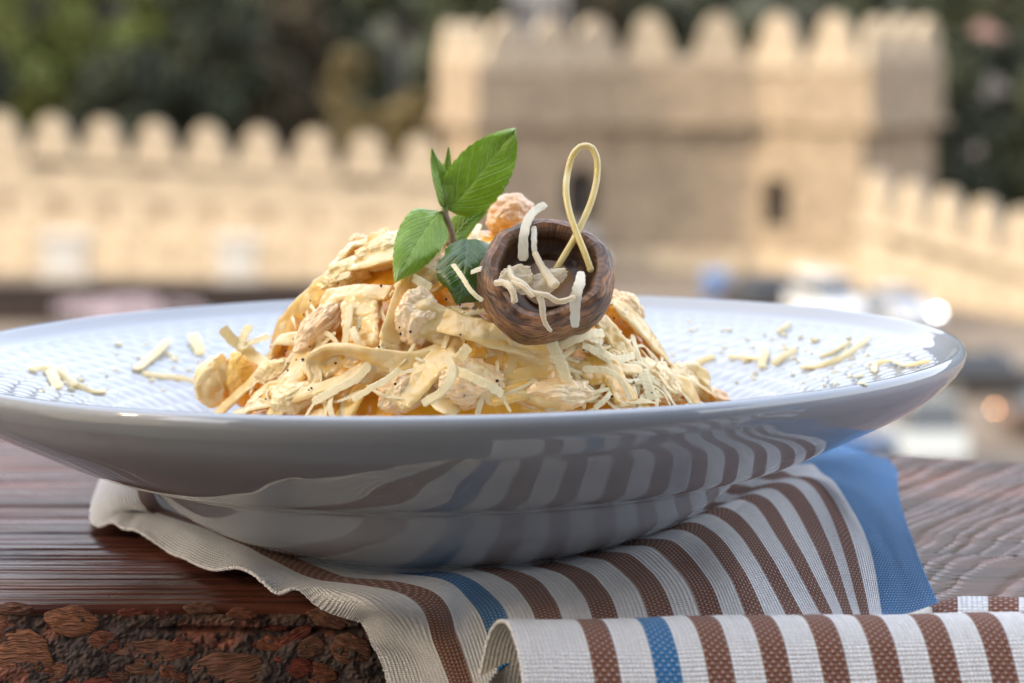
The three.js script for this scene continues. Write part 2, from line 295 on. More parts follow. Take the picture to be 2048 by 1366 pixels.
function car(kind, paint, x, z, turn, label, lights = {}) {
  const g = carGeo[kind], t = thing('parked_car', label, 'car'); t.position.set(x, 0, z); t.rotation.y = turn; t.userData.group = undefined; delete t.userData.group;
  const b = mesh('body', g.body, paint, t); mesh('window', g.glass, M.glass, t); mesh('roof', g.roof, paint, t);
  for (const sx of [-1, 1]) for (const sz of [-1, 1]) { const w = mesh('wheel', tyreG, M.tyre, t); w.position.set(sx * g.wx, 0.33, sz * 0.79); mesh('rim', rimG, M.chrome, w); }
  for (const sz of [-1, 1]) {
    const h = mesh('headlight', lampG, (lights.head && lights.head === sz * 1) ? lights.mat : M.headOff, t); h.position.set(g.front[0] - 0.03, 0.66, sz * 0.6);
    const r = mesh('tail_light', lampG, (lights.tail && lights.tail === sz) ? lights.mat : M.redLamp, t); r.position.set(g.back[0] + 0.02, 0.72, sz * 0.66);
    const m = mesh('wing_mirror', mirrorG, M.chrome, t); m.position.set(0.75, g.yb + 0.12, sz * 0.92);
  }
  const np = mesh('number_plate', plateG, M.plaster, t); np.position.set(g.front[0] + 0.06, 0.48, 0);
  return t;
}
const white = carPaint(0.8, 0.8, 0.78), silver = carPaint(0.55, 0.56, 0.58), dark = carPaint(0.03, 0.028, 0.028), brown = carPaint(0.11, 0.07, 0.05), blue = carPaint(0.06, 0.16, 0.36);
const groundZ = (py) => onY(1024, py, 0).z;
const carAt = (kind, paint, px, py, turn, label, l) => car(kind, paint, onY(px, py, 0).x, groundZ(py), turn, label, l);
for (const [px, w, h, label] of [[122, 1.9, 1.75, 'whitish booth at the foot of the left wall, nearer the picture edge'], [470, 1.7, 1.6, 'whitish booth at the foot of the left wall, nearer the pasta']]) {
  const z = -121, x = XX(px, 121), t = thing('ticket_booth', label, 'booth'), y0 = 0.55;
  mesh('base', box(x - w / 2 - 0.15, x + w / 2 + 0.15, 0, y0 - 0.003, z - 1.6, z + 0.1), M.plaster, t);
  mesh('wall', box(x - w / 2, x + w / 2, y0, y0 + h, z - 1.5, z), M.creamPaint, t);
  mesh('shutter', box(x - w * 0.32, x + w * 0.32, y0 + h * 0.42, y0 + h * 0.8, z - 0.1, z + 0.03), M.plaster, t);
  const r = side([[-w / 2 - 0.15, 0], [w / 2 + 0.15, 0], [w / 2, 0.22], [-w / 2, 0.22]], 1.8); r.translate(x, y0 + h + 0.075, z - 0.75); mesh('roof', r, M.creamPaint, t); settle(t);
}
carAt('van', white, 1160, 548, -1.5, 'white van standing in front of the dark arch behind the spaghetti loop');
carAt('car', dark, 1545, 622, 0.25, 'dark grey car parked left of the white cars behind the plate rim');
carAt('van', white, 1650, 648, -1.35, 'white van with one glaring white spot behind the plate rim', { head: 1, mat: glowMat([1, 0.97, 0.88], 46) });
carAt('car', silver, 1795, 652, -1.25, 'silver car with a bright white spot right of the white van', { head: -1, mat: glowMat([1, 0.97, 0.93], 16) });
carAt('car', brown, 2150, 872, 0.15, 'dark brown car cut off by the right picture edge', { tail: -1, mat: glowMat([1, 0.42, 0.16], 14) });
carAt('van', carPaint(0.46, 0.47, 0.43), 1838, 925, 1.62, 'pale grey van seen from behind just above the far table edge', { tail: -1, mat: glowMat([1, 0.45, 0.18], 16) });
carAt('car', dark, 1975, 790, 0.1, 'dark car standing behind the brown one near the right picture edge');
carAt('car', blue, 1640, 935, 0.3, 'blue car almost hidden under the right side of the plate');
{ // blue wheeled bin
  const p = onY(1432, 606, 0), t = thing('rubbish_container', 'blue rubbish container left of the dark grey car', 'container');
  const s = [[-0.4, 0.25], [0.4, 0.25], [0.48, 1.0], [-0.48, 1.0]]; const g = side(s, 1.0); g.translate(p.x, 0, p.z); mesh('body', g, std({ color: rgb(0.09, 0.17, 0.34), roughness: 0.6 }), t);
  const l = side([[-0.52, 1.04], [0.52, 1.04], [0.4, 1.25], [-0.4, 1.25]], 1.05); l.translate(p.x, 0.05, p.z); mesh('lid', l, std({ color: rgb(0.16, 0.25, 0.42), roughness: 0.6 }), t);
  for (const k of [-0.4, 0.4]) { const w = new THREE.CylinderGeometry(0.12, 0.12, 0.08, 14); w.rotateX(Math.PI / 2); w.translate(p.x + k, 0.12, p.z + 0.3); mesh('wheel', w, M.tyre, t); }
  settle(t);
}
{ // low dark parapet before the left wall, flowering shrub in front of it
  M.darkWall = std({ map: stoneAt(3), color: rgb(0.075, 0.055, 0.055), roughness: 0.9 });
  const t = thing('low_dark_wall', 'low dark brown wall running left from behind the plate', 'wall'); const x0 = XX(-200, 110), x1 = XX(860, 110);
  mesh('wall', metricUV(box(x0, x1, -0.2, 1.42, -110.6, -110)), M.darkWall, t); mesh('coping', metricUV(box(x0 - 0.1, x1 + 0.1, 1.423, 1.56, -110.7, -109.9)), M.darkWall, t); settle(t);
  const s = thing('flowering_shrub', 'shrub with pinkish white flowers in front of the low dark wall', 'shrub'), fx = XX(260, 108.5);
  const c = crownGeo(71, 2.5, 0.62, 2200, 'round', 0.16, [0.62, 0.5, 0.52]); c.scale(1, 0.34, 0.4); c.translate(fx, 0.72, -108.5); mesh('blossom', c, M.leaf, s);
  const c2 = crownGeo(72, 2.4, 0.5, 1200, 'round', 0.16, [0.06, 0.06, 0.03]); c2.scale(1, 0.36, 0.4); c2.translate(fx, 0.55, -108.6); mesh('foliage', c2, M.leaf, s);
  settle(s);
}
// ---------------------------------------------------------------- the terrace: floor, unseen curtain, wall and roof that shade the table, table
const RIMY = CAMY - 0.1026, TY = RIMY - 0.0635;           // plate rim and table top heights
M.wallPlaster = std({ color: rgb(0.42, 0.36, 0.29), roughness: 0.95 });
const FLOOR = TY - 0.75;
M.tile = std({ color: rgb(0.035, 0.028, 0.024), roughness: 0.7 });
struct('unseen_terrace_floor', box(-1.75, 4, FLOOR - 0.25, FLOOR, -1.9, 4), M.tile);  // out of view, kept dark to hold light off the underside of the plate
{ // unseen cream curtain, out of view, placed to screen and soften the low left sun
  const c = grid(160, 30, (u, v) => { const z = lerp(-0.1, -1.65, u); return V(-1.22 + 0.035 * Math.sin(u * 78) + 0.02 * nz(u * 9, v * 2), lerp(TY + 0.86, FLOOR + 0.02, v), z); });
  settle(tag(mesh('unseen_curtain', c, phys({ color: rgb(0.48, 0.42, 0.33), roughness: 0.88, transmission: 1, side: THREE.DoubleSide })), 'unseen sheer cream curtain out of view at the left, placed to soften the low sun on the table', 'curtain'));
}
M.unseenDark = std({ color: rgb(0.045, 0.035, 0.03), roughness: 0.9 });
struct('unseen_wall', box(-1.2, 1.7, FLOOR + 0.002, TY + 0.95, 0.42, 0.62), M.unseenDark);  // unseen, behind the camera, placed to darken the front of the plate
struct('unseen_roof', box(-1.2, 1.7, TY + 0.953, TY + 1.05, -0.28, 0.62), M.unseenDark);  // unseen, above the camera, placed to block sky light from that side
struct('unseen_terrace_base', box(-1.75, 3.8, 0, FLOOR - 0.253, -1.8, 3.8), M.wallPlaster);  // out of view, carries the terrace floor
// wood: grain runs along x at the left and swings round a knot at the right
const TX0 = -0.40, TX1 = 0.42, TZ0 = 0.60, TZ1 = 1.30;
function grainPhase(x, z) {
  const r = sstep(0.035, 0.11, x), a = lerp(0, 1.02, r), kx = x - 0.128, kz = z - 0.868, d = Math.hypot(kx, kz * 0.8);
  let p = z * Math.cos(a) - (x - 0.08) * Math.sin(a);
  p += 0.010 * Math.exp(-d * d / 0.0011) * Math.sign(kz + kx * 0.2 || 1) * r + 0.004 * nz(x * 14, z * 14, 3.3) * (0.25 + r) + 0.0012 * nz(x * 45, z * 60, 1.3) * (0.3 + r);
  return p;
}
function woodH(x, z) {
  const p = grainPhase(x, z), r = sstep(0.035, 0.11, x);
  const along = x * (1 - r) + z * r, q = p * lerp(170, 150, r);
  let h = 1 - Math.abs(nz(q, along * 2.2, 0.7)) * 2.1;                       // ridges of late wood
  h = Math.pow(clamp(h), lerp(2.2, 3.2, r)) * (1 + 0.4 * r) * (0.55 + 0.7 * clamp(0.5 + nz(q * 0.21, along * 1.1, 5.1) * 1.3));
  h += (1 - 0.7 * r) * 0.16 * nz(p * 700, along * 9, 2.2) + (1 - 0.8 * r) * 0.10 * nz(p * 1500, along * 16, 6.6);
  return h;
}
const WN = 2048, WM = 1280;
const woodHeight = new Float32Array(WN * WM);
for (let j = 0; j < WM; j++) for (let i = 0; i < WN; i++) woodHeight[j * WN + i] = woodH(lerp(TX0, TX1, i / WN), lerp(TZ0, TZ1, j / WM));
M.wood = phys({
  map: tex(WN, WM, (i, j, o) => {
    const x = lerp(TX0, TX1, i / WN), z = lerp(TZ0, TZ1, j / WM), h = woodHeight[j * WN + i], b = fbm(x * 16, z * 40, 9.2, 4), w = clamp(0.5 + b * 1.3);
    const k = 0.62 + 0.5 * clamp(h) + 0.35 * nz(x * 6, z * 240, 4.4);
    o[0] = enc(k * lerp(0.060, 0.22, w)); o[1] = enc(k * lerp(0.019, 0.068, w)); o[2] = enc(k * lerp(0.017, 0.040, w));
  }, true),
  bumpMap: tex(WN, WM, (i, j, o) => { o[0] = o[1] = o[2] = 0.15 + 0.42 * woodHeight[j * WN + i]; }),
  bumpScale: 0.0012,
  roughnessMap: tex(512, 512, (i, j, o) => { o[0] = o[1] = o[2] = 0.30 + 0.22 * fbm(i / 30, j / 8, 2.9); }),
  roughness: 1, specularIntensity: 0.45, clearcoat: 0.16, clearcoatRoughness: 0.12,
});
const woodUV = (p) => [(p.x - TX0) / (TX1 - TX0), (-p.z - TZ0) / (TZ1 - TZ0)];
// outlines of the slab: front edge (near the camera) and back edge as depth over x
const frontZ = (x) => 0.7905 + 0.0012 * nz(x * 60, 2.2) - 0.040 * sstep(0.0, 0.03, x);
const backZ = (x) => 1.086 - 0.475 * (x - 0.11) + 0.004 * nz(x * 25, 7.7) - 0.25 * Math.max(0, x - 0.2) + 0.25 * Math.min(0, x + 0.25);
const SEAM = (x) => Math.min(0.954 + 0.16 * sstep(-0.02, 0.085, x), backZ(x) - 0.004);
const table = thing('wooden_table', 'dark reddish brown rustic wood table with glossy grain and bark on its front edge', 'table');
function plank(name, z0, z1, xa = TX0 + 0.02, xb = TX1 - 0.02) {
  const NX = 360, NZ = 440, prof = (x, v) => { const a = z0(x), b = z1(x); return lerp(a, b, v); };
  const top = grid(NX, NZ, (u, v) => { const x = lerp(xa, xb, u), z = prof(x, v), e = Math.min(z - z0(x), z1(x) - z), r = 0.004; const y = TY - (e < r ? (r - Math.sqrt(Math.max(0, r * r - (r - e) * (r - e)))) * 0.8 : 0); const wi = clamp(Math.round((x - TX0) / (TX1 - TX0) * WN), 0, WN - 1), wj = clamp(Math.round((z - TZ0) / (TZ1 - TZ0) * WM), 0, WM - 1); return V(x, y + lerp(0.0005, 0.0003, sstep(0.05, 0.11, x)) * (woodHeight[wj * WN + wi] - 0.7) * sstep(0, 0.003, e), -z); }, { uv: (u, v, p) => woodUV(p) });
  const sideF = grid(NX, 6, (u, v) => { const x = lerp(xa, xb, u); return V(x, TY - 0.0032 - v * 0.055, -z0(x)); }, { uv: (u, v, p) => [woodUV(p)[0], (z0(0) - TZ0) / (TZ1 - TZ0) + v * 0.08], flip: true });
  const sideB = grid(NX, 6, (u, v) => { const x = lerp(xa, xb, u); return V(x, TY - 0.0032 - v * 0.055, -z1(x)); }, { uv: (u, v, p) => [woodUV(p)[0], v * 0.08] });
  const bot = grid(NX, 2, (u, v) => { const x = lerp(xa, xb, u), z = prof(x, v); return V(x, TY - 0.0582, -z); }, { uv: (u, v, p) => woodUV(p), flip: true });
  return mesh('plank', mergeGeometries([top, sideF, sideB, bot]), M.wood, table);
}
plank('plank', frontZ, (x) => x > 0.075 ? backZ(x) : SEAM(x) - 0.0006);
plank('plank', (x) => SEAM(x) + 0.0006, backZ, TX0 + 0.02, 0.07);
for (const [x, z] of [[-0.3, 0.86], [0.32, 0.78], [-0.28, 1.08], [0.2, 0.98]]) { const g = new THREE.CylinderGeometry(0.03, 0.024, 0.7, 16); g.translate(x, FLOOR + 0.345, -z); mesh('leg', g, M.wood, table); }

// bark on the front edge: rough dark face with oval scales
const barkCol = (x, y) => { const n = fbm(x * 260, y * 300, 3.1, 5), red = sstep(0.10, 0.34, fbm(x * 70 + 4, y * 90, 12.7, 3)), k = 0.75 + 1.7 * n, top = sstep(0.0045, 0.001, y); let c = [0.085 + 0.20 * red, 0.055 + 0.045 * red, 0.046 + 0.015 * red]; if (top > 0) c = [lerp(c[0], 0.12, top * 0.7), lerp(c[1], 0.062, top * 0.7), lerp(c[2], 0.035, top * 0.7)]; return c.map((v) => Math.max(0.006, v * k)); };
const barkZ = (x, y) => 0.7885 - 0.012 * Math.sin(clamp(y / 0.05) * 1.5) - 0.0006 - 0.0030 * fbm(x * 90, y * 120, 5.5, 3) - 0.0020 * Math.abs(fbm(x * 420, y * 480, 8.5, 4)) - 0.0006 * fbm(x * 1100, y * 1300, 1.5, 2) + 0.0022 * Math.exp(-Math.pow((y - 0.0042 - 0.0006 * nz(x * 90, 1)) / 0.0007, 2)) * sstep(-0.11, -0.095, x) - 0.040 * sstep(0.0, 0.03, x);
M.barkFace = std({ vertexColors: true, roughness: 0.72 });
{
  const X0 = -0.24, X1 = 0.0;
  const g = grid(640, 130, (u, v) => { const x = lerp(X0, X1, u), y = v * 0.042; return V(x, TY - 0.0022 - y, -barkZ(x, y)); }, { color: (u, v, p) => barkCol(p.x, TY - 0.0022 - p.y), flip: true });
  mesh('bark', g, M.barkFace, table);
}
const scaleMat = (t) => std({ color: rgb(...t), roughness: 0.62, bumpScale: 0.0005, bumpMap: scaleBump, map: scaleMap });
const scaleBump = tex(256, 256, (x, y, o) => { const v = 0.5 + 0.8 * nz(x / 60, y / 5.0 + 1.4 * nz(x / 40, y / 40, 2), 3.3) + 0.25 * nz(x / 12, y / 2.2, 1.2); o[0] = o[1] = o[2] = v; });
const scaleMap = tex(256, 256, (x, y, o) => { const v = clamp(0.72 + 0.55 * nz(x / 60, y / 5.0 + 1.4 * nz(x / 40, y / 40, 2), 3.3) + 0.3 * nz(x / 30, y / 30, 7)); o[0] = o[1] = o[2] = enc(v); }, true);
const scaleTones = [[0.40, 0.155, 0.070], [0.27, 0.115, 0.066], [0.33, 0.105, 0.05], [0.27, 0.055, 0.03]].map(scaleMat);
[[137, 1251, 106, 60, 0.06, 0], [45, 1312, 124, 92, 0.05, 0], [98, 1346, 80, 46, 0.0, 0], [294, 1317, 140, 74, 0.05, 1], [0, 1270, 62, 70, -0.3, 2], [452, 1352, 150, 96, -0.15, 1], [180, 1372, 110, 40, 0, 3], [655, 1247, 92, 40, 0.25, 1],
  [700, 1302, 84, 62, 0.2, 1], [590, 1282, 70, 34, -0.5, 3], [545, 1262, 56, 26, 0.1, 3], [255, 1236, 58, 20, 0.05, 3], [318, 1236, 36, 20, 0, 3], [585, 1335, 86, 50, 0.2, 3], [505, 1300, 60, 26, -0.4, 3], [640, 1352, 70, 44, 0.1, 2], [400, 1268, 54, 22, 0.1, 3], [205, 1290, 66, 44, 0.2, 2], [360, 1315, 60, 70, -0.2, 2], [395, 1228, 70, 26, 0, 1], [480, 1236, 60, 24, 0.1, 2], [545, 1300, 70, 40, 0.2, 2], [20, 1228, 80, 28, 0, 1], [230, 1352, 70, 34, 0.1, 1], [345, 1352, 60, 40, 0.4, 2], [620, 1300, 60, 44, -0.2, 1], [-110, 1280, 120, 70, 0, 0], [-120, 1350, 110, 60, 0.1, 1]
].forEach(([px, py, w, h, rot, tone], k) => {
  const Zd = 0.781, s = Zd / F, c = P(px, py, Zd), y = TY - 0.0022 - c.y; c.z = -barkZ(c.x, y) - 0.0006;
  const g = new THREE.SphereGeometry(1, 36, 24), p = g.attributes.position, uv = g.attributes.uv;
  for (let i = 0; i < p.count; i++) {
    const v = V(p.getX(i), p.getY(i), p.getZ(i)), a = Math.atan2(v.y, v.x), e = 1 + 0.26 * nz(Math.cos(a) * 1.3 + k * 3, Math.sin(a) * 1.3, k) + 0.05 * nz(Math.cos(a) * 6 + k, Math.sin(a) * 6, k), pw = Math.pow(Math.abs(v.z), 0.45);
    uv.setXY(i, v.x * 0.4 + 0.5 + k * 0.13, v.y * h / w * 0.4 + 0.5);
    p.setXYZ(i, v.x * w / 2 * s * e, v.y * h / 2 * s * e, Math.sign(v.z) * pw * (0.0009 + 0.0004 * nz(v.x * 2, v.y * 2, k)) + 0.00025 * nz(v.x * 2, v.y * 14, k));
  }
  g.computeVertexNormals(); g.rotateZ(-rot); g.rotateX(-0.28); g.translate(c.x, c.y, c.z); mesh('bark_scale', g, scaleTones[tone], table);
});
settle(table);

// ---------------------------------------------------------------- plate
const PC = V(-0.0207, RIMY, -0.879), ROLL = 0.014; // centre at rim height; the right side lies a little higher
M.china = phys({ color: rgb(0.385, 0.42, 0.47), roughness: 0.035, ior: 1.8 });
const innerR = [[0, 0.0465], [0.055, 0.0455], [0.070, 0.0430], [0.085, 0.0345], [0.10, 0.0245], [0.12, 0.0150], [0.14, 0.0085], [0.150, 0.0056], [0.1545, 0.0036], [0.1568, 0.0012]];
function innerH(r) { for (let i = 1; i < innerR.length; i++) if (r <= innerR[i][0]) { const [a, b] = [innerR[i - 1], innerR[i]]; return lerp(a[1], b[1], (r - a[0]) / (b[0] - a[0])); } return 0; }
const onPlate = (r, a, lift = 0) => { const x = Math.cos(a) * r, z = Math.sin(a) * r; return V(PC.x + x, PC.y - innerH(r) + x * ROLL + lift, PC.z + z); };
{
  const inner = catmull(innerR.map(([r, h]) => V(r, -h, 0))).getPoints(70).map((p) => [p.x, p.y]);
  const lip = [[0.1576, 0.0002], [0.1588, 0.0001], [0.1597, -0.0008], [0.1601, -0.0022], [0.1597, -0.0042], [0.1580, -0.0068]];
  const outer = catmull([[0.1580, 0.0068], [0.1525, 0.0122], [0.146, 0.0165], [0.131, 0.0240], [0.116, 0.0310], [0.106, 0.0345], [0.0975, 0.0366]].map(([r, h]) => V(r, -h, 0))).getPoints(40).map((p) => [p.x, p.y]);
  const crease = [[0.0958, -0.0371], [0.0948, -0.0378], [0.0938, -0.0388]];
  const bowl = catmull([[0.0930, 0.0396], [0.085, 0.0467], [0.077, 0.0515], [0.068, 0.0556], [0.0605, 0.0582], [0.0575, 0.0590]].map(([r, h]) => V(r, -h, 0))).getPoints(26).map((p) => [p.x, p.y]);
  const foot = [[0.0562, -0.0594], [0.0554, -0.0600], [0.0551, -0.0610], [0.0545, -0.0618], [0.0532, -0.0621], [0.0515, -0.0618], [0.0505, -0.0600], [0.048, -0.0575], [0, -0.057]];
  const prof = [...inner, ...lip, ...outer.slice(1), ...crease, ...bowl.slice(1), ...foot], NS = 1232, NJ = prof.length - 1;
  // relief of the broad rim: rows of small basket-weave lozenges, finer rings of profile there
  const fine = []; for (let i = 0; i < prof.length - 1; i++) { const [a, b] = [prof[i], prof[i + 1]], n = i < inner.length && a[0] > 0.08 && a[0] < 0.153 ? 3 : 1; for (let k = 0; k < n; k++) fine.push([lerp(a[0], b[0], k / n), lerp(a[1], b[1], k / n), i < inner.length]); } fine.push([...prof[prof.length - 1], false]);
  const rows = 11, nj = fine.length - 1;
  const g = grid(NS, nj, (u, v, i, j) => {
    const [r, h, ins] = fine[j], a = u * 2 * Math.PI; let d = 0;
    if (ins && r > 0.082 && r < 0.1525) { const q = (r - 0.082) / 0.0705 * rows, row = Math.floor(q), c = u * 112 + (row % 2) * 0.5, fu = (c % 1) - 0.5, fv = (q % 1) - 0.5, m = Math.pow(Math.cos(fu * Math.PI), 0.8) * Math.pow(Math.cos(fv * Math.PI), 0.8); d = 0.0005 * m * sstep(0.082, 0.087, r) * sstep(0.1525, 0.149, r); }
    const x = Math.cos(a) * r, z = Math.sin(a) * r; return V(PC.x + x, PC.y + h + d + x * ROLL, PC.z + z);
  }, {});
  weld(g, NS, nj);
  const p = tag(mesh('dinner_plate', g, M.china), 'wide white china pasta plate with woven relief on its rim', 'plate'); settle(p);
}

// ---------------------------------------------------------------- napkin
const U_END = 0.214, stripes = [[0.0210, 0.0068, 0], [0.0365, 0.0066, 1]]; for (let k = 0; k < 9; k++) stripes.push([0.0505 + 0.0143 * k, 0.0068, 0]); stripes.push([0.196, 0.040, 1]);
const yarnCol = [[0.93, 0.93, 0.94], [0.25, 0.096, 0.053], [0.032, 0.20, 0.46]];
const NP = 2048 / 0.2156, VT = 256; // pixels per metre across; the weave repeats every 256 rows
const yarn = 0.00112, yp = NP * yarn, ypv = VT / 20;
const jit = rng(5), yarnJit = Array.from({ length: 400 }, () => jit());
function weave(x, y) { // height, 1 when the yarn that runs along the stripes lies on top, position
  const i = Math.floor(x / yp), j = Math.floor(y / ypv), fu = x / yp - i - 0.5, fv = y / ypv - j - 0.5, along = (i + j) % 2 === 0;
  const a = along ? fu : fv, b = along ? fv : fu, h = Math.sqrt(Math.max(0, 1 - Math.pow(a * 1.9, 2))) * (0.55 + 0.45 * Math.cos(b * Math.PI)); return [h, along, fu, fv, i, j];
}
const clothMap = tex(2048, VT, (x, y, o) => {
  const [h, along, fu, fv, i, j] = weave(x, y), um = (i + 0.5) * yarn; let c = 0;
  for (const [m, w, k] of stripes) if (Math.abs(um - m) < w / 2) c = k + 1;
  const fleck = 0.94 + 0.10 * yarnJit[(i * 7 + (along ? 0 : j * 13)) % 400] + 0.06 * nz(x / 3, y / 3, 1.1);
  let k = yarnCol[c], s = fleck * (0.76 + 0.26 * h);  // shade in the gaps between yarns is painted into the colour
  if (c && !along && Math.hypot(fu * 1.15, fv * 1.5) < 0.42) { const d = yarnCol[0]; k = [lerp(k[0], d[0], 0.36), lerp(k[1], d[1], 0.36), lerp(k[2], d[2], 0.36)]; }
  o[0] = enc(k[0] * s); o[1] = enc(k[1] * s); o[2] = enc(k[2] * s);
}, true);
const clothBump = tex(2048, VT, (x, y, o) => { o[0] = o[1] = o[2] = weave(x, y)[0] * 0.85 + 0.1 * nz(x / 4, y / 4, 5); });
M.cloth = phys({ map: clothMap, bumpMap: clothBump, bumpScale: 0.0011, roughness: 0.95, sheen: 0.25, sheenColor: new THREE.Color(1, 1, 1), sheenRoughness: 0.6, side: THREE.DoubleSide });
M.clothBack = phys({ color: rgb(0.70, 0.66, 0.58), bumpMap: clothBump, bumpScale: 0.00042, roughness: 0.95, side: THREE.DoubleSide });
const clothUV = (u, vm) => [clamp(u / 0.2156, 0.001, 0.992), vm / (VT / NP)];
const T = (px, py, mm) => onY(px, py, TY + 0.0012 + mm / 1000), D = (px, py, Z) => P(px, py, Z);
// one line per stripe, from far (under the plate) to near
const net = [
  [0, [T(235, 888, 2), T(205, 950, 5), T(183, 1043, 2), T(262, 1061, 4), T(345, 1105, 1.5), T(440, 1143, 4), T(560, 1191, 2), D(700, 1238, 0.784), D(752, 1296, 0.777), D(790, 1410, 0.770)]],
  [0.0105, [T(270, 880, 2), T(245, 960, 8), T(235, 1012, 9), T(290, 1030, 7), T(380, 1072, 5), T(480, 1112, 5), T(610, 1170, 3), T(735, 1208, 4), D(820, 1296, 0.772), D(865, 1410, 0.760)]],
  [0.0210, [T(310, 870, 2), T(291, 945, 8), T(296, 1003, 10), T(334, 1030, 7), T(425, 1060, 4), T(530, 1100, 4), T(655, 1158, 2), T(845, 1196, 4), D(893, 1296, 0.764), D(938, 1410, 0.750)]],
  [0.0365, [T(370, 860, 1), T(350, 930, 3), T(362, 1000, 3), T(430, 1030, 1), T(540, 1060, 0.4), T(660, 1100, 0.3), T(830, 1147, 1), T(920, 1172, 4), D(975, 1225, 0.775), D(1012, 1330, 0.752)]],
  [0.0505, [T(440, 850, 1), T(450, 930, 1), T(500, 985, 0.3), T(590, 1010, 0.3), T(700, 1050, 0.3), T(830, 1095, 0.3), T(960, 1137, 1.5), T(1040, 1160, 4), D(1088, 1215, 0.775), D(1118, 1320, 0.752)]],
  [0.0648, [T(540, 850, 1), T(570, 930, 0.3), T(640, 985, 0.3), T(730, 1010, 0.3), T(840, 1050, 0.3), T(960, 1095, 0.3), T(1080, 1128, 2), T(1150, 1150, 5), D(1197, 1210, 0.775), D(1228, 1310, 0.752)]],
  [0.0791, [T(660, 850, 1), T(700, 930, 0.3), T(780, 985, 0.3), T(870, 1010, 0.3), T(970, 1050, 0.3), T(1070, 1085, 0.5), T(1165, 1112, 3), T(1240, 1122, 7), D(1300, 1195, 0.778), D(1338, 1300, 0.752)]],
  [0.0934, [T(780, 850, 1), T(830, 930, 0.3), T(910, 985, 0.3), T(1000, 1010, 0.3), T(1090, 1045, 0.3), T(1170, 1072, 1.5), T(1250, 1092, 5), T(1335, 1098, 8.5), D(1402, 1175, 0.782), D(1446, 1290, 0.752)]],
  [0.1077, [T(900, 850, 1), T(960, 930, 0.3), T(1040, 980, 0.3), T(1120, 1005, 0.3), T(1190, 1032, 1), T(1250, 1052, 3), T(1310, 1066, 6), T(1398, 1066, 9.5), D(1466, 1140, 0.795), D(1530, 1280, 0.752)]],
  [0.1220, [T(1030, 850, 1), T(1090, 930, 0.3), T(1160, 970, 0.3), T(1220, 995, 1), T(1270, 1015, 3), T(1320, 1032, 5), T(1370, 1040, 7.5), T(1455, 1036, 10), T(1525, 1120, 6), D(1606, 1270, 0.752)]],
  [0.1363, [T(1150, 850, 1), T(1210, 920, 1), T(1270, 960, 2), T(1320, 985, 3), T(1360, 998, 5), T(1400, 1008, 7), T(1440, 1012, 9), T(1515, 1006, 10.5), T(1580, 1098, 5), D(1668, 1262, 0.752)]],
  [0.1506, [T(1270, 850, 1), T(1320, 915, 1), T(1365, 945, 3), T(1400, 962, 5), T(1430, 974, 7), T(1462, 982, 9), T(1500, 984, 10.5), T(1572, 982, 11), T(1640, 1082, 4), D(1704, 1256, 0.752)]],
  [0.1649, [T(1390, 850, 2), T(1430, 905, 3), T(1458, 930, 5), T(1482, 945, 7), T(1508, 954, 9), T(1532, 958, 10.5), T(1562, 958, 12), T(1634, 972, 11.5), T(1692, 1088, 3), D(1736, 1252, 0.752)]],
  [0.1755, [T(1470, 850, 3), T(1500, 893, 5), T(1520, 912, 7), T(1545, 925, 9), T(1572, 934, 10.5), T(1600, 938, 12), T(1636, 944, 13), T(1680, 985, 11), T(1738, 1100, 2.5), D(1766, 1250, 0.752)]],
  [0.1950, [T(1545, 850, 5), T(1575, 880, 7), T(1605, 898, 9), T(1632, 909, 10.5), T(1660, 918, 11.5), T(1690, 922, 12.5), T(1718, 934, 12.5), T(1742, 980, 9), T(1788, 1100, 2), D(1826, 1250, 0.752)]],
  [0.2140, [T(1600, 850, 3), T(1650, 880, 5), T(1700, 900, 7), T(1738, 911, 8), T(1764, 917, 8), T(1782, 926, 8), T(1793, 948, 7), T(1796, 1000, 4), T(1830, 1100, 1.2), D(1886, 1250, 0.752)]],
];
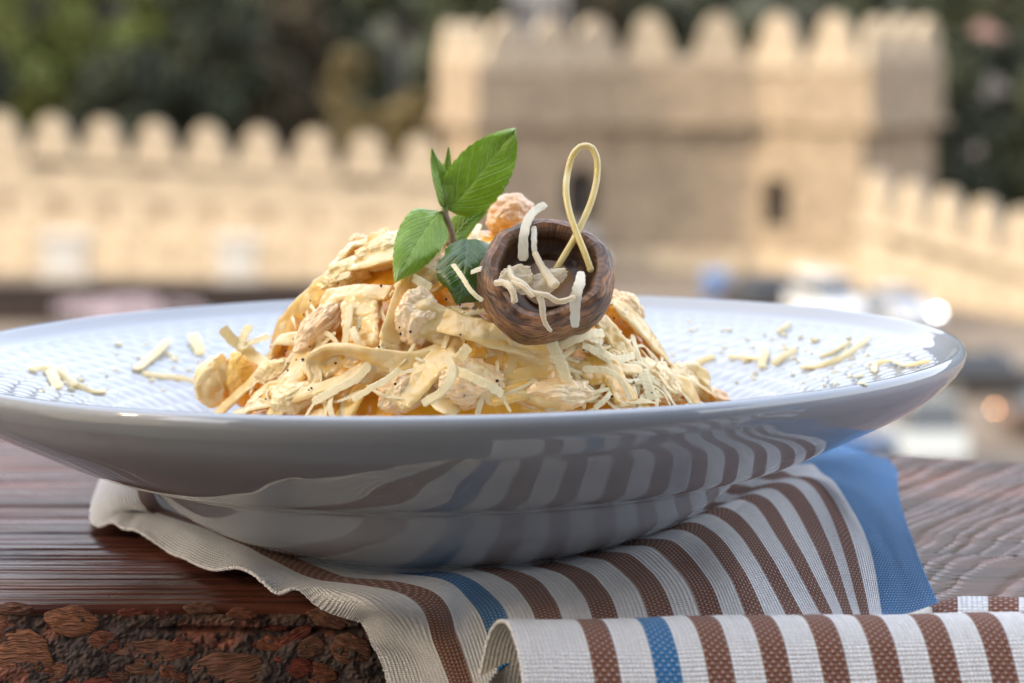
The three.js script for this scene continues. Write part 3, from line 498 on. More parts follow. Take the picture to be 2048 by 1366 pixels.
function cloth(name, S, NU, NV, thick, mat, backMat, parent, uvOf) {
  const mid = []; for (let j = 0; j <= NV; j++) for (let i = 0; i <= NU; i++) mid.push(S(i / NU, j / NV));
  const at = (i, j) => mid[clamp(j, 0, NV) * (NU + 1) + clamp(i, 0, NU)];
  const nrm = (i, j) => at(i + 1, j).clone().sub(at(i - 1, j)).cross(at(i, j - 1).clone().sub(at(i, j + 1))).normalize();
  const uv = (u, v, p) => uvOf(u, v);
  const N = []; for (let j = 0; j <= NV; j++) for (let i = 0; i <= NU; i++) N.push(nrm(i, j));
  const off = (s, u, v, i, j) => at(i, j).clone().addScaledVector(N[j * (NU + 1) + i], s * thick / 2);
  const flipT = N[Math.floor(N.length / 2)].y < 0;
  const top = grid(NU, NV, (u, v, i, j) => off(flipT ? -1 : 1, u, v, i, j), { uv }), bot = grid(NU, NV, (u, v, i, j) => off(flipT ? 1 : -1, u, v, i, j), { uv, flip: true });
  const rim = (f, n, uvf) => grid(n, 4, (a, b) => { const [i, j] = f(a); const base = at(i, j), nn = N[j * (NU + 1) + i]; const ang = (b - 0.5) * Math.PI; const out = f(a, true); return base.clone().addScaledVector(nn, Math.sin(ang) * thick / 2).addScaledVector(out, Math.cos(ang) * thick * 0.5); }, { uv: (a, b) => { const [i, j] = f(a); const t = uvOf(i / NU, j / NV); return [t[0], t[1]]; } });
  const edge = (fi) => (a, o) => { const [i, j] = fi(a); if (!o) return [i, j]; const [di, dj] = fi(a, true); return at(i, j).clone().sub(at(i + di, j + dj)).normalize(); };
  const e1 = rim(edge((a, o) => o ? [1, 0] : [0, Math.round(a * NV)]), NV), e2 = rim(edge((a, o) => o ? [-1, 0] : [NU, Math.round(a * NV)]), NV), e3 = rim(edge((a, o) => o ? [0, 1] : [Math.round(a * NU), 0]), NU), e4 = rim(edge((a, o) => o ? [0, -1] : [Math.round(a * NU), NV]), NU);
  mesh(name, mergeGeometries([top, e1, e2, e3, e4]), mat, parent); mesh('reverse_side', bot, backMat, parent);
}
const napkin = thing('striped_napkin', 'white woven cotton napkin with brown and blue stripes crumpled under the plate', 'napkin');
{
  const K = net[0][1].length, lines = net.map(([, p]) => catmull(p)), us = net.map(([u]) => u), NVs = 420, cols = new Map();
  const uniform = (p, t) => { // Catmull-Rom through the columns, equal share of t per column so that columns keep together
    const s = t * (K - 1), k = Math.min(K - 2, Math.floor(s)), f = s - k, g = (i) => p[clamp(i, 0, K - 1)];
    const a = g(k - 1), b = g(k), c = g(k + 1), d = g(k + 2), r = V(0, 0, 0);
    for (const ax of ['x', 'y', 'z']) r[ax] = 0.5 * (2 * b[ax] + (c[ax] - a[ax]) * f + (2 * a[ax] - 5 * b[ax] + 4 * c[ax] - d[ax]) * f * f + (3 * b[ax] - a[ax] - 3 * c[ax] + d[ax]) * f * f * f); return r;
  };
  const R = net.length;
  const S = (a, b) => {
    const u = a * U_END; let k = 0; while (k < R - 2 && us[k + 1] < u) k++;
    const f = (u - us[k]) / (us[k + 1] - us[k]), key = b; if (!cols.has(key)) cols.set(key, net.map(([, p]) => uniform(p, b)));
    const q = cols.get(key), P0 = q[Math.max(0, k - 1)], P1 = q[k], P2 = q[k + 1], P3 = q[Math.min(R - 1, k + 2)], u0 = us[Math.max(0, k - 1)], u1 = us[k], u2 = us[k + 1], u3 = us[Math.min(R - 1, k + 2)], r = V(0, 0, 0), h = u2 - u1;
    for (const ax of ['x', 'y', 'z']) { const m1 = k > 0 ? (P2[ax] - P0[ax]) / (u2 - u0) * h : (P2[ax] - P1[ax]), m2 = k < R - 2 ? (P3[ax] - P1[ax]) / (u3 - u1) * h : (P2[ax] - P1[ax]); const f2 = f * f, f3 = f2 * f; r[ax] = (2 * f3 - 3 * f2 + 1) * P1[ax] + (f3 - 2 * f2 + f) * m1 + (-2 * f3 + 3 * f2) * P2[ax] + (f3 - f2) * m2; }
    r.y += 0.0008 * fbm(u * 60, b * 9, 4.2, 2) + 0.0016 * sstep(0.35, 0.6, b) * Math.max(0, nz(u * 26 + b * 5, b * 7 - u * 12, 9.1)) + 0.0012 * nz(u * 34 - b * 9, b * 4, 2.7) * sstep(0.3, 0.5, b);
    if (a < 0.012) { const e = 1 - a / 0.012; r.y += e * 0.0004 * nz(b * 300, 2); r.x -= e * 0.0005 * nz(b * 420, 6.6); }
    { const e = sstep(0.016, 0, u) * sstep(0.15, 0.3, b) * (1 - 0.5 * sstep(0.7, 0.8, b)); r.y += e * 0.0017 * (1 + Math.sin(b * 55 + 5 * nz(b * 6, 3))) * clamp(0.6 + 1.6 * nz(b * 11, 8.8), 0.1, 1.4); } // frayed hem
    return r;
  };
  let len = [0], prev = null; for (let i = 0; i <= 40; i++) { const p = S(0.5, i / 40); if (prev) len.push(len[len.length - 1] + p.distanceTo(prev)); prev = p; }
  const arc = (v) => { const s = v * 40, k = Math.min(39, Math.floor(s)); return lerp(len[k], len[k + 1], s - k); };
  cloth('cloth', S, 330, NVs, 0.0011, M.cloth, M.clothBack, napkin, (u, v) => clothUV(u * U_END, arc(v)));
}
{ // the near end, rolled over itself along the table front
  const sec = [[0.760, -0.030], [0.7545, -0.0135], [0.7495, 0.0005], [0.7435, 0.0068], [0.7365, 0.0086], [0.7290, 0.0078], [0.7225, 0.0035], [0.7165, -0.0050], [0.7105, -0.0170], [0.7050, -0.0310], [0.700, -0.046]];
  const c = catmull(sec.map(([z, h]) => V(0, TY + h - 0.0018, -z))), xs = (t) => lerp(-0.0115, -0.0015, clamp(t / 0.40)) + 0.0100 * clamp((t - 0.40) / 0.6), L = c.getLength();
  const S = (a, b) => { const p = c.getPoint(b), X = a * 0.215; p.x = xs(b) + X; p.y += 0.0011 * nz(X * 18, b * 2, 3.3) + 0.003 * X / 0.13 * sstep(0.2, 0.6, b) + 0.0003 * nz(X * 90, b * 9, 3); p.z += 0.0022 * nz(X * 14, b * 3, 8.3) * sstep(0.45, 1, b); if (a < 0.012) { const e = 1 - a / 0.012; p.x += e * 0.0004 * nz(b * 260, 4.4); } return p; };
  cloth('rolled_end', S, 330, 120, 0.0012, M.cloth, M.clothBack, napkin, (u, v) => clothUV(u * 0.2135, v * L));
  // the layer behind the roll at the right
  const S2 = (a, b) => { const q = T(lerp(1780, 2330, a), lerp(1264 - 66 * sstep(0, 0.27, a) + 10 * sstep(0.3, 0.8, a), 1252, b), lerp(4.5, 1, b)); q.y += 0.003 * Math.sin(b * Math.PI); return q; };
  cloth('under_layer', S2, 120, 30, 0.0011, M.cloth, M.clothBack, napkin, (u, v) => clothUV(lerp(0.14, 0.20, u), v * 0.02));
}
settle(napkin);
// ---------------------------------------------------------------- the heap of pasta: everything is laid on this hill
const HX = XX(932, 0.88), HZ = 0.888;
const prof2 = [[0, 0.0385], [0.012, 0.0375], [0.023, 0.0335], [0.0355, 0.0275], [0.045, 0.0190], [0.053, 0.0095], [0.059, -0.003], [0.068, -0.014], [0.078, -0.026], [0.088, -0.037], [0.12, -0.05]];
const profH = (r) => { for (let i = 1; i < prof2.length; i++) if (r <= prof2[i][0]) { const [a, b] = [prof2[i - 1], prof2[i]]; return lerp(a[1], b[1], (r - a[0]) / (b[0] - a[0])); } return -0.05; };
function heapY(x, Z) { const dx = (x - HX) * (x > HX ? 0.96 : 1.0), dz = (Z - HZ) * (Z < HZ ? 1.05 : 1.2), r = Math.hypot(dx, dz); return RIMY + profH(r); }
function heapN(x, Z) { const e = 0.004, dx = (heapY(x + e, Z) - heapY(x - e, Z)) / (2 * e), dz = (heapY(x, Z + e) - heapY(x, Z - e)) / (2 * e); return V(-dx, 1, dz).normalize(); }
function onHeap(px, py, lift = 0) { // first point of the heap seen at a pixel; beside its outline, the point over its crest line
  let best = null, gap = 1e9;
  for (let Z = 0.775; Z < 0.93; Z += 0.0007) { const p = P(px, py, Z), g = p.y - heapY(p.x, Z); if (g < 0) { best = p; gap = -1; break; } if (g < gap) { gap = g; best = p; } }
  const n = heapN(best.x, -best.z); return { p: P(px, py, -best.z - lift * 0.00125), n, hit: gap < 0 };
}
const pastaTone = { yellow: [0.945, 0.62, 0.15], amber: [0.935, 0.46, 0.02], cream: [0.955, 0.70, 0.285], pale: [0.955, 0.77, 0.385], pink: [0.935, 0.65, 0.37], cheese: [0.95, 0.86, 0.60] };
const mix3 = (a, b, t) => [lerp(a[0], b[0], t), lerp(a[1], b[1], t), lerp(a[2], b[2], t)];
const fineBump = tex(512, 512, (x, y, o) => { o[0] = o[1] = o[2] = 0.5 + 0.55 * fbm(x / 22, y / 22, 3.7, 4); });
fineBump.repeat.set(1, 1);
M.pasta = phys({ vertexColors: true, roughness: 0.40, clearcoat: 1, clearcoatRoughness: 0.13, transmission: 0.16, bumpMap: fineBump, bumpScale: 0.00028 });
M.chicken = phys({ vertexColors: true, roughness: 0.45, clearcoat: 1, clearcoatRoughness: 0.14, bumpMap: fineBump, bumpScale: 0.0003 });
M.cheese = phys({ vertexColors: true, roughness: 0.5, transmission: 0.35, bumpMap: fineBump, bumpScale: 0.0004 });
M.meltedCheese = phys({ vertexColors: true, roughness: 0.5, clearcoat: 0.6, clearcoatRoughness: 0.12, transmission: 0.5 });

// flat strip with rounded edges along points { p, n, tw }; width and thickness in metres
function strip(pts, w, t, o = {}) {
  const seed = o.seed || 1, N = o.segs || 70, K = o.k || 6, c = catmull(pts.map((q) => q.p)), ns = pts.length - 1, tones = o.tones || [pastaTone.cream, pastaTone.yellow];
  const ring = []; for (let i = 0; i <= K; i++) ring.push([i / K * 2 - 1, 1]); for (let i = K; i >= 0; i--) ring.push([i / K * 2 - 1, -1]);
  const NR = ring.length, frames = [];
  for (let j = 0; j <= N; j++) {
    const v = j / N, p = c.getPoint(v), T0 = c.getTangent(v).normalize(), s = v * ns, k = Math.min(ns - 1, Math.floor(s)), f = s - k, n = pts[k].n.clone().lerp(pts[k + 1].n, f);
    n.addScaledVector(T0, -n.dot(T0)).normalize(); const b = T0.clone().cross(n), tw = lerp(pts[k].tw || 0, pts[k + 1].tw || 0, f) * Math.PI / 180 + (o.wob || 0.15) * nz(v * 3.1, seed * 3.3);
    frames.push([p, n.clone().multiplyScalar(Math.cos(tw)).addScaledVector(b, Math.sin(tw)), b.clone().multiplyScalar(Math.cos(tw)).addScaledVector(n, -Math.sin(tw))]);
  }
  if (o.sauce) for (let j = 0, n = ++primGroup; j <= N; j += 3) prims.push([n, frames[j][0], [c.getTangent(j / N).normalize(), frames[j][1], frames[j][2]], [c.getLength() / N * 2, t / 2, w / 2 * 0.94]]);
  const end = o.end ?? 0.04, rag = o.rag ?? 0.06, curl = o.curl ?? 0.12;
  const g = grid(NR, N, (uu, v, i, j) => {
    const [p, n, b] = frames[j], [s, sd] = ring[i % NR], e = Math.min(v, 1 - v), cap = e < end ? Math.sqrt(Math.max(0.0025, 1 - Math.pow(1 - e / end, 2))) : 1;
    const ww = w / 2 * (o.taper ? o.taper(v) : 1) * lerp(1, cap, o.round ?? 0.7) * (1 + rag * nz(v * (o.ragF || 9) + (s > 0 ? 40 : 0), seed * 7.7, s > 0 ? 3 : 9) * Math.abs(s)), th = t / 2 * (0.35 + 0.65 * cap) * Math.sqrt(Math.max(0.03, 1 - Math.pow(Math.abs(s), 3.4)));
    const q = p.clone().addScaledVector(b, s * ww).addScaledVector(n, sd * th + curl * ww * (s * s - 0.4) + w * 0.05 * nz(v * 8, s * 1.5, seed));
    const d = (o.bumpy ?? 0.0006); return q.addScaledVector(n, d * fbm(q.x * 190, q.y * 190, q.z * 190 + seed, 3));
  }, { uv: (uu, v, p) => [p.x * 22 + seed * 0.37, p.y * 22 + p.z * 9], color: (uu, v, p) => {
    const i = Math.round(uu * NR) % NR, [s, sd] = ring[i], m = clamp(0.5 + 1.5 * fbm(p.x * 120 + seed, p.y * 120, p.z * 120, 3) + (sd > 0 ? -0.15 : 0.55) - 0.35 * Math.pow(Math.abs(s), 3)), spk = nz(p.x * 900, p.y * 900, p.z * 900 + seed) > 0.76 && !o.clean ? 0.55 : 1;  // undersides lean to the second tone, warm shade put into the colour
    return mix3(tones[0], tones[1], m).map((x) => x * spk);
  } });
  weld(g, NR, N); return g;
}
// lump of torn chicken or creamy clump
function lump(c, rad, rot, seed, o = {}) {
  if (o.sauce) { const Q = new THREE.Quaternion().setFromEuler(new THREE.Euler(...rot)); prims.push([++primGroup, c, [V(1, 0, 0), V(0, 1, 0), V(0, 0, 1)].map((v) => v.applyQuaternion(Q)), rad.map((r) => r * 0.82), true]); }
  const g0 = new THREE.IcosahedronGeometry(1, o.detail || 32); g0.deleteAttribute('uv'); g0.deleteAttribute('normal');
  const p = g0.attributes.position, cache = new Map(), q = new THREE.Quaternion().setFromEuler(new THREE.Euler(...rot)), R = rng(seed), planes = [];
  for (let i = 0; i < (o.cuts ?? 7); i++) planes.push([V(R() * 2 - 1, R() * 2 - 1, R() * 2 - 1).normalize(), 0.62 + 0.3 * R()]);
  const col = new Float32Array(p.count * 3), uv = new Float32Array(p.count * 2), v = V(0, 0, 0), amp = o.amp ?? 1;
  for (let i = 0; i < p.count; i++) {
    v.fromBufferAttribute(p, i).normalize(); const d0 = v.clone(); let r = 1;
    for (const [n, d] of planes) { const k = d0.dot(n); if (k > 0.01) { const lim = d / k; if (lim < r + 0.12) r = Math.min(r, lerp(lim, r, sstep(-0.12, 0.12, lim - r) * 0.5 + 0.0)); } }
    r *= 1 + amp * (0.30 * fbm(d0.x * 1.7 + seed, d0.y * 1.7, d0.z * 1.7, 3) + 0.11 * fbm(d0.x * 4 + seed, d0.y * 4, d0.z * 4, 3) + 0.03 * fbm(d0.x * 11 + seed, d0.y * 11, d0.z * 11, 3) + (o.fibre ?? 0.03) * nz(d0.x * 3, d0.y * 15 + seed, d0.z * 11));
    v.multiplyScalar(r); v.x *= rad[0]; v.y *= rad[1]; v.z *= rad[2]; v.applyQuaternion(q).add(c); p.setXYZ(i, v.x, v.y, v.z);
    const m = clamp(0.5 + 1.6 * fbm(v.x * 90 + seed, v.y * 90, v.z * 90, 3)), t = o.tones || [pastaTone.cream, pastaTone.pink], cc = mix3(t[0], t[1], m), spk = nz(v.x * 800, v.y * 800, v.z * 800 + seed) > 0.78 ? 0.5 : 1;
    col[i * 3] = cc[0] * spk; col[i * 3 + 1] = cc[1] * spk; col[i * 3 + 2] = cc[2] * spk; uv[i * 2] = v.x * 24; uv[i * 2 + 1] = v.y * 24 + v.z * 10;
  }
  g0.setAttribute('color', new THREE.BufferAttribute(col, 3)); g0.setAttribute('uv', new THREE.BufferAttribute(uv, 2));
  // one normal per place
  g0.computeVertexNormals(); const nn = g0.attributes.normal, sum = new Map(), key = (i) => Math.round(p.getX(i) * 1e6) + ',' + Math.round(p.getY(i) * 1e6) + ',' + Math.round(p.getZ(i) * 1e6);
  for (let i = 0; i < p.count; i++) { const k = key(i), a = sum.get(k) || sum.set(k, V(0, 0, 0)).get(k); a.x += nn.getX(i); a.y += nn.getY(i); a.z += nn.getZ(i); }
  for (let i = 0; i < p.count; i++) { const a = sum.get(key(i)); const l = Math.hypot(a.x, a.y, a.z) || 1; nn.setXYZ(i, a.x / l, a.y / l, a.z / l); }
  return g0;
}
let primGroup = 0; const prims = []; // what the sauce clings to: [point, three axes, three half sizes]
// ---- broad ribbons one can follow in the photograph: [x, y, lift mm, twist]
const scalePx = 0.845 / F;
function ribbon(pts, wpx, o) { const q = pts.map(([x, y, l, tw]) => { const h = onHeap(x, y, l); return { p: h.p, n: h.n, tw }; }); return strip(q, wpx * scalePx, (o.t || 2.7) / 1000, o); }
const ribbons = [
  ['tagliatelle ribbon arching down the upper left edge of the heap, amber underneath', [[690, 548, 3, -20], [650, 575, 4, -35], [605, 620, 4, -50], [570, 662, 4, -50], [550, 700, 2, -30]], 54, 'ya'],
  ['tagliatelle ribbon bent over below the mint, its lower tip pointed', [[885, 520, 6, -25], [845, 548, 7, -40], [812, 585, 7, -55], [795, 630, 6, -60], [778, 688, 5, -40]], 50, 'ca'],
  ['amber tagliatelle ribbon under the left mint leaf', [[900, 545, 3, 10], [850, 575, 3, 0], [815, 622, 2, 0], [800, 660, 1, 0]], 66, 'aa'],
  ['tagliatelle ribbon folded flat across the upper left of the heap', [[652, 598, 5, 10], [690, 588, 6, 0], [735, 586, 6, 0], [782, 588, 5, -10]], 40, 'cy'],
  ['wide tagliatelle ribbon hanging straight down left of the large chicken piece', [[722, 590, 5, 0], [722, 620, 5, 0], [724, 655, 4, 0], [728, 695, 4, 5]], 84, 'cy'],
  ['tagliatelle ribbon looping round an amber hollow at the left of the heap', [[640, 765, 3, 30], [628, 728, 6, 60], [650, 703, 8, 90], [700, 700, 8, 80], [760, 716, 6, 50], [830, 722, 4, 20], [890, 702, 3, 0]], 42, 'cy'],
  ['amber tagliatelle ribbon inside the loop at the left of the heap', [[650, 730, 2, 0], [690, 728, 2, 0], [740, 735, 2, 0], [780, 745, 1, 0]], 66, 'aa'],
  ['short tagliatelle end between the left fold and the loop', [[500, 810, 3, 0], [535, 785, 4, 10], [580, 770, 4, 20], [610, 742, 4, 0]], 42, 'ya'],
  ['pale tagliatelle ribbon lying across the lower left of the heap', [[560, 805, 4, 0], [620, 785, 5, 0], [680, 765, 5, 0], [735, 735, 5, 0]], 34, 'cc'],
  ['tagliatelle ribbon running down beside the lower chicken piece', [[800, 805, 4, 0], [830, 775, 5, -10], [870, 735, 6, -20], [905, 712, 6, -30]], 60, 'cc'],
  ['tagliatelle ribbon draped from the dark mint leaf to the foot of the mushroom', [[880, 640, 5, 0], [930, 655, 6, -15], [985, 672, 6, -10], [1040, 685, 5, 0], [1090, 700, 4, 0]], 58, 'cc'],
  ['thin tagliatelle edge sweeping under the mushroom to the right', [[1000, 655, 7, 60], [1040, 680, 7, 70], [1100, 690, 7, 60], [1160, 672, 6, 40]], 26, 'cp'],
  ['tagliatelle ribbon in the shade below the mushroom', [[960, 700, 2, 0], [1030, 720, 3, 0], [1090, 735, 3, 0], [1150, 735, 3, 0]], 60, 'yy'],
  ['tagliatelle ribbon curving down under the right side of the mushroom', [[1185, 625, 4, 0], [1215, 660, 5, 20], [1240, 695, 5, 30], [1265, 715, 4, 10]], 42, 'cy'],
  ['outer tagliatelle ribbon on the right slope of the heap', [[1225, 605, 4, 0], [1265, 640, 5, 10], [1300, 680, 5, 10], [1335, 725, 4, 0]], 44, 'cy'],
  ['amber tagliatelle ribbon standing on the lower right of the heap', [[1170, 742, 4, 0], [1215, 745, 6, 10], [1235, 770, 5, 0], [1250, 808, 4, 0]], 66, 'ya'],
  ['pale tagliatelle ribbon slanting across the lower right', [[1180, 690, 6, 10], [1205, 715, 6, 20], [1235, 735, 6, 10], [1280, 742, 5, 0]], 26, 'cp'],
  ['tagliatelle ribbon running down to the right end of the heap', [[1290, 735, 4, 0], [1340, 755, 5, 0], [1385, 775, 4, 0], [1420, 800, 3, 0]], 56, 'cy'],
  ['folded tagliatelle ribbon at the right end of the heap', [[1350, 748, 4, 40], [1385, 742, 5, 60], [1410, 760, 4, 30], [1415, 790, 3, 0]], 40, 'cp'],
  ['tagliatelle ribbon lying low in front under the mushroom', [[1010, 770, 3, 0], [1050, 755, 4, 0], [1090, 745, 4, -15], [1125, 760, 3, 0]], 44, 'cc'],
  ['tagliatelle ribbon lying low between the two front chicken pieces', [[980, 800, 3, 0], [1020, 790, 4, 0], [1070, 780, 4, 0], [1120, 800, 3, 0]], 40, 'yy'],
  ['amber tagliatelle end right of the large chicken piece', [[880, 690, 2, 0], [930, 695, 3, 0], [975, 690, 3, 10]], 56, 'ya'],
  ['creamy tagliatelle ribbon over the top left of the heap', [[690, 510, 4, -10], [730, 490, 5, -10], [780, 475, 5, 0], [830, 470, 4, 0]], 50, 'cp'],
  ['creamy tagliatelle ribbon below the topmost one on the left', [[640, 560, 4, -10], [690, 535, 5, -10], [750, 520, 6, 0], [810, 510, 5, 0]], 56, 'cp'],
];
const TN = { y: pastaTone.yellow, a: pastaTone.amber, c: pastaTone.cream, p: pastaTone.pale }, shadeTones = { a: pastaTone.amber, y: mix3(pastaTone.yellow, pastaTone.amber, 0.7), c: mix3(pastaTone.yellow, pastaTone.amber, 0.2), p: pastaTone.yellow };  // second set: amber tones that paint warm shade onto ribbon undersides
ribbons.forEach(([label, pts, w, tn], k) => settle(tag(mesh('tagliatelle_ribbon', ribbon(pts, w, { seed: 3 + k, tones: [TN[tn[0]], shadeTones[tn[1]]], rag: 0.07, curl: 0.2, segs: 90, k: 10, sauce: true }), M.pasta), label, 'pasta ribbon')));
{ // the many smaller ends of ribbon between them
  const R = rng(77);
  for (let k = 0; k < 18; k++) {
    const a = Math.PI * (0.98 + 1.04 * R()), r = 0.012 + 0.072 * Math.sqrt(R()), h = R() * 6.283, L = 0.012 + 0.022 * R(), pts = [];
    let x = HX + Math.cos(a) * r, Z = HZ + Math.sin(a) * r * 0.95, dir = h; const cv = (R() - 0.5) * 90;
    for (let i = 0; i < 5; i++) { const n = heapN(x, Z); pts.push({ p: V(x, heapY(x, Z), -Z).addScaledVector(n, 0.0012 + 0.0016 * R() + (i === 2 ? 0.001 : 0)), n, tw: (R() - 0.5) * 60 }); x += Math.cos(dir) * L / 4; Z += Math.sin(dir) * L / 4 * 0.8; dir += cv * L / 4; }
    const t = R(), g = strip(pts, 0.0042 + 0.0036 * R(), 0.0017, { seed: 100 + k, tones: t < 0.4 ? [pastaTone.cream, pastaTone.yellow] : t < 0.7 ? [pastaTone.pale, pastaTone.cream] : [pastaTone.yellow, pastaTone.amber], rag: 0.14, segs: 44, sauce: true });
    settle(tag(mesh('tagliatelle_ribbon', g, M.pasta), 'short sauced end of tagliatelle tangled in the surface of the heap', 'pasta ribbon', 'short ends of tagliatelle in the heap'));
  }
}
// ---- chicken
const ck = [pastaTone.cream, pastaTone.pink], ckp = [[0.95, 0.735, 0.41], [0.935, 0.63, 0.32]];
[
  ['large smooth piece of creamy chicken below the dark mint leaf', 845, 640, 6, [0.0082, 0.0095, 0.0065], [0.2, 0.1, 0.15], 31, ckp, {}],
  ['long slanting piece of pinkish chicken at the left of the heap', 642, 652, 4.5, [0.0120, 0.0052, 0.0055], [0.1, 0.2, 0.72], 32, ckp, { fibre: 0.05 }],
  ['large torn piece of chicken in front at the middle of the heap', 938, 762, 4.5, [0.0105, 0.0082, 0.0075], [0.1, 0, -0.2], 33, ckp, { fibre: 0.05 }],
  ['rounded piece of chicken low in front below the mushroom', 1105, 792, 4.5, [0.0115, 0.0050, 0.0065], [0, 0, 0.05], 34, ckp, {}],
  ['piece of browned chicken standing up behind the mushroom', 1022, 432, 0, [0.0078, 0.0066, 0.006], [0.2, 0.3, 0.3], 35, [[0.86, 0.60, 0.36], [0.78, 0.46, 0.24]], {}],
  ['small nub of chicken on the upper left edge of the heap', 718, 488, 2, [0.0042, 0.0034, 0.0035], [0, 0, 0.5], 36, ckp, { amp: 1.3 }],
  ['creamy clump of chicken on the upper left of the heap', 775, 505, 3, [0.0100, 0.0052, 0.006], [0, 0.2, 0.25], 37, [pastaTone.pale, pastaTone.cream], { amp: 1.3 }],
  ['creamy clump of chicken left of the mint below the small nub', 705, 545, 2, [0.0095, 0.0048, 0.006], [0, 0.2, 0.35], 38, [pastaTone.cream, pastaTone.pale], { amp: 1.3 }],
  ['piece of chicken on the right slope of the heap', 1312, 762, 2, [0.0085, 0.0060, 0.006], [0, 0, -0.4], 39, ck, {}],
  ['flat browned piece of chicken at the far right end of the heap', 1425, 792, 2, [0.0062, 0.0028, 0.004], [0, 0, -0.35], 40, [[0.88, 0.52, 0.22], [0.8, 0.42, 0.15]], {}],
  ['piece of chicken in front at the lower left of the heap', 800, 785, 3, [0.0085, 0.0058, 0.006], [0, 0, 0.3], 41, ckp, {}],
  ['creamy piece of chicken low at the left front of the heap', 600, 795, 2, [0.0085, 0.0048, 0.006], [0, 0, 0.2], 42, [pastaTone.pale, pastaTone.cream], {}],
  ['piece of chicken on the right shoulder of the heap beside the mushroom', 1245, 620, 1, [0.0075, 0.0055, 0.006], [0, 0, -0.7], 43, ck, {}],
  ['pale rounded fold of sauced pasta at the far left end of the heap', 430, 758, 0, [0.0064, 0.0092, 0.0065], [0, 0, -0.25], 44, [pastaTone.pale, pastaTone.cream], { amp: 0.6 }],
  ['amber rounded piece beside the pale fold at the far left of the heap', 488, 756, -1, [0.0080, 0.0090, 0.0065], [0, 0, 0.2], 54, [pastaTone.yellow, pastaTone.amber], { amp: 0.6 }],
  ['creamy clump filling the middle of the heap under the large chicken piece', 800, 725, 1, [0.0100, 0.0050, 0.006], [0, 0, 0.1], 55, [pastaTone.pale, pastaTone.cream], { amp: 1.4 }],
  ['creamy clump low on the left of the heap above the front piece', 560, 748, 1, [0.0075, 0.0045, 0.005], [0, 0, 0.2], 56, [pastaTone.pale, pastaTone.cream], { amp: 1.4 }],
  ['creamy clump on the middle of the right slope', 1215, 720, 0, [0.0090, 0.0050, 0.006], [0, 0, -0.5], 57, [pastaTone.pale, pastaTone.cream], { amp: 1.4 }],
  ['small round piece of chicken at the end of the upper left ribbon', 563, 690, 2, [0.0036, 0.0034, 0.0036], [0, 0, 0], 45, [pastaTone.pink, pastaTone.yellow], { amp: 0.6 }],
  ['creamy clump of chicken between the dark mint leaf and the mushroom', 930, 640, 2, [0.0085, 0.0050, 0.005], [0, 0, -0.35], 46, [pastaTone.pale, pastaTone.cream], { amp: 1.4 }],
  ['shaded creamy clump of chicken under the mushroom', 1075, 705, 1, [0.0110, 0.0052, 0.006], [0, 0, -0.2], 47, [pastaTone.cream, pastaTone.yellow], { amp: 1.2 }],
].forEach(([label, x, y, lift, rad, rot, seed, tones, o]) => settle(tag(mesh('chicken_piece', lump(onHeap(x, y, lift - 1.5).p, rad, rot, seed, { tones, sauce: true, ...o }), M.chicken), label, 'chicken')));

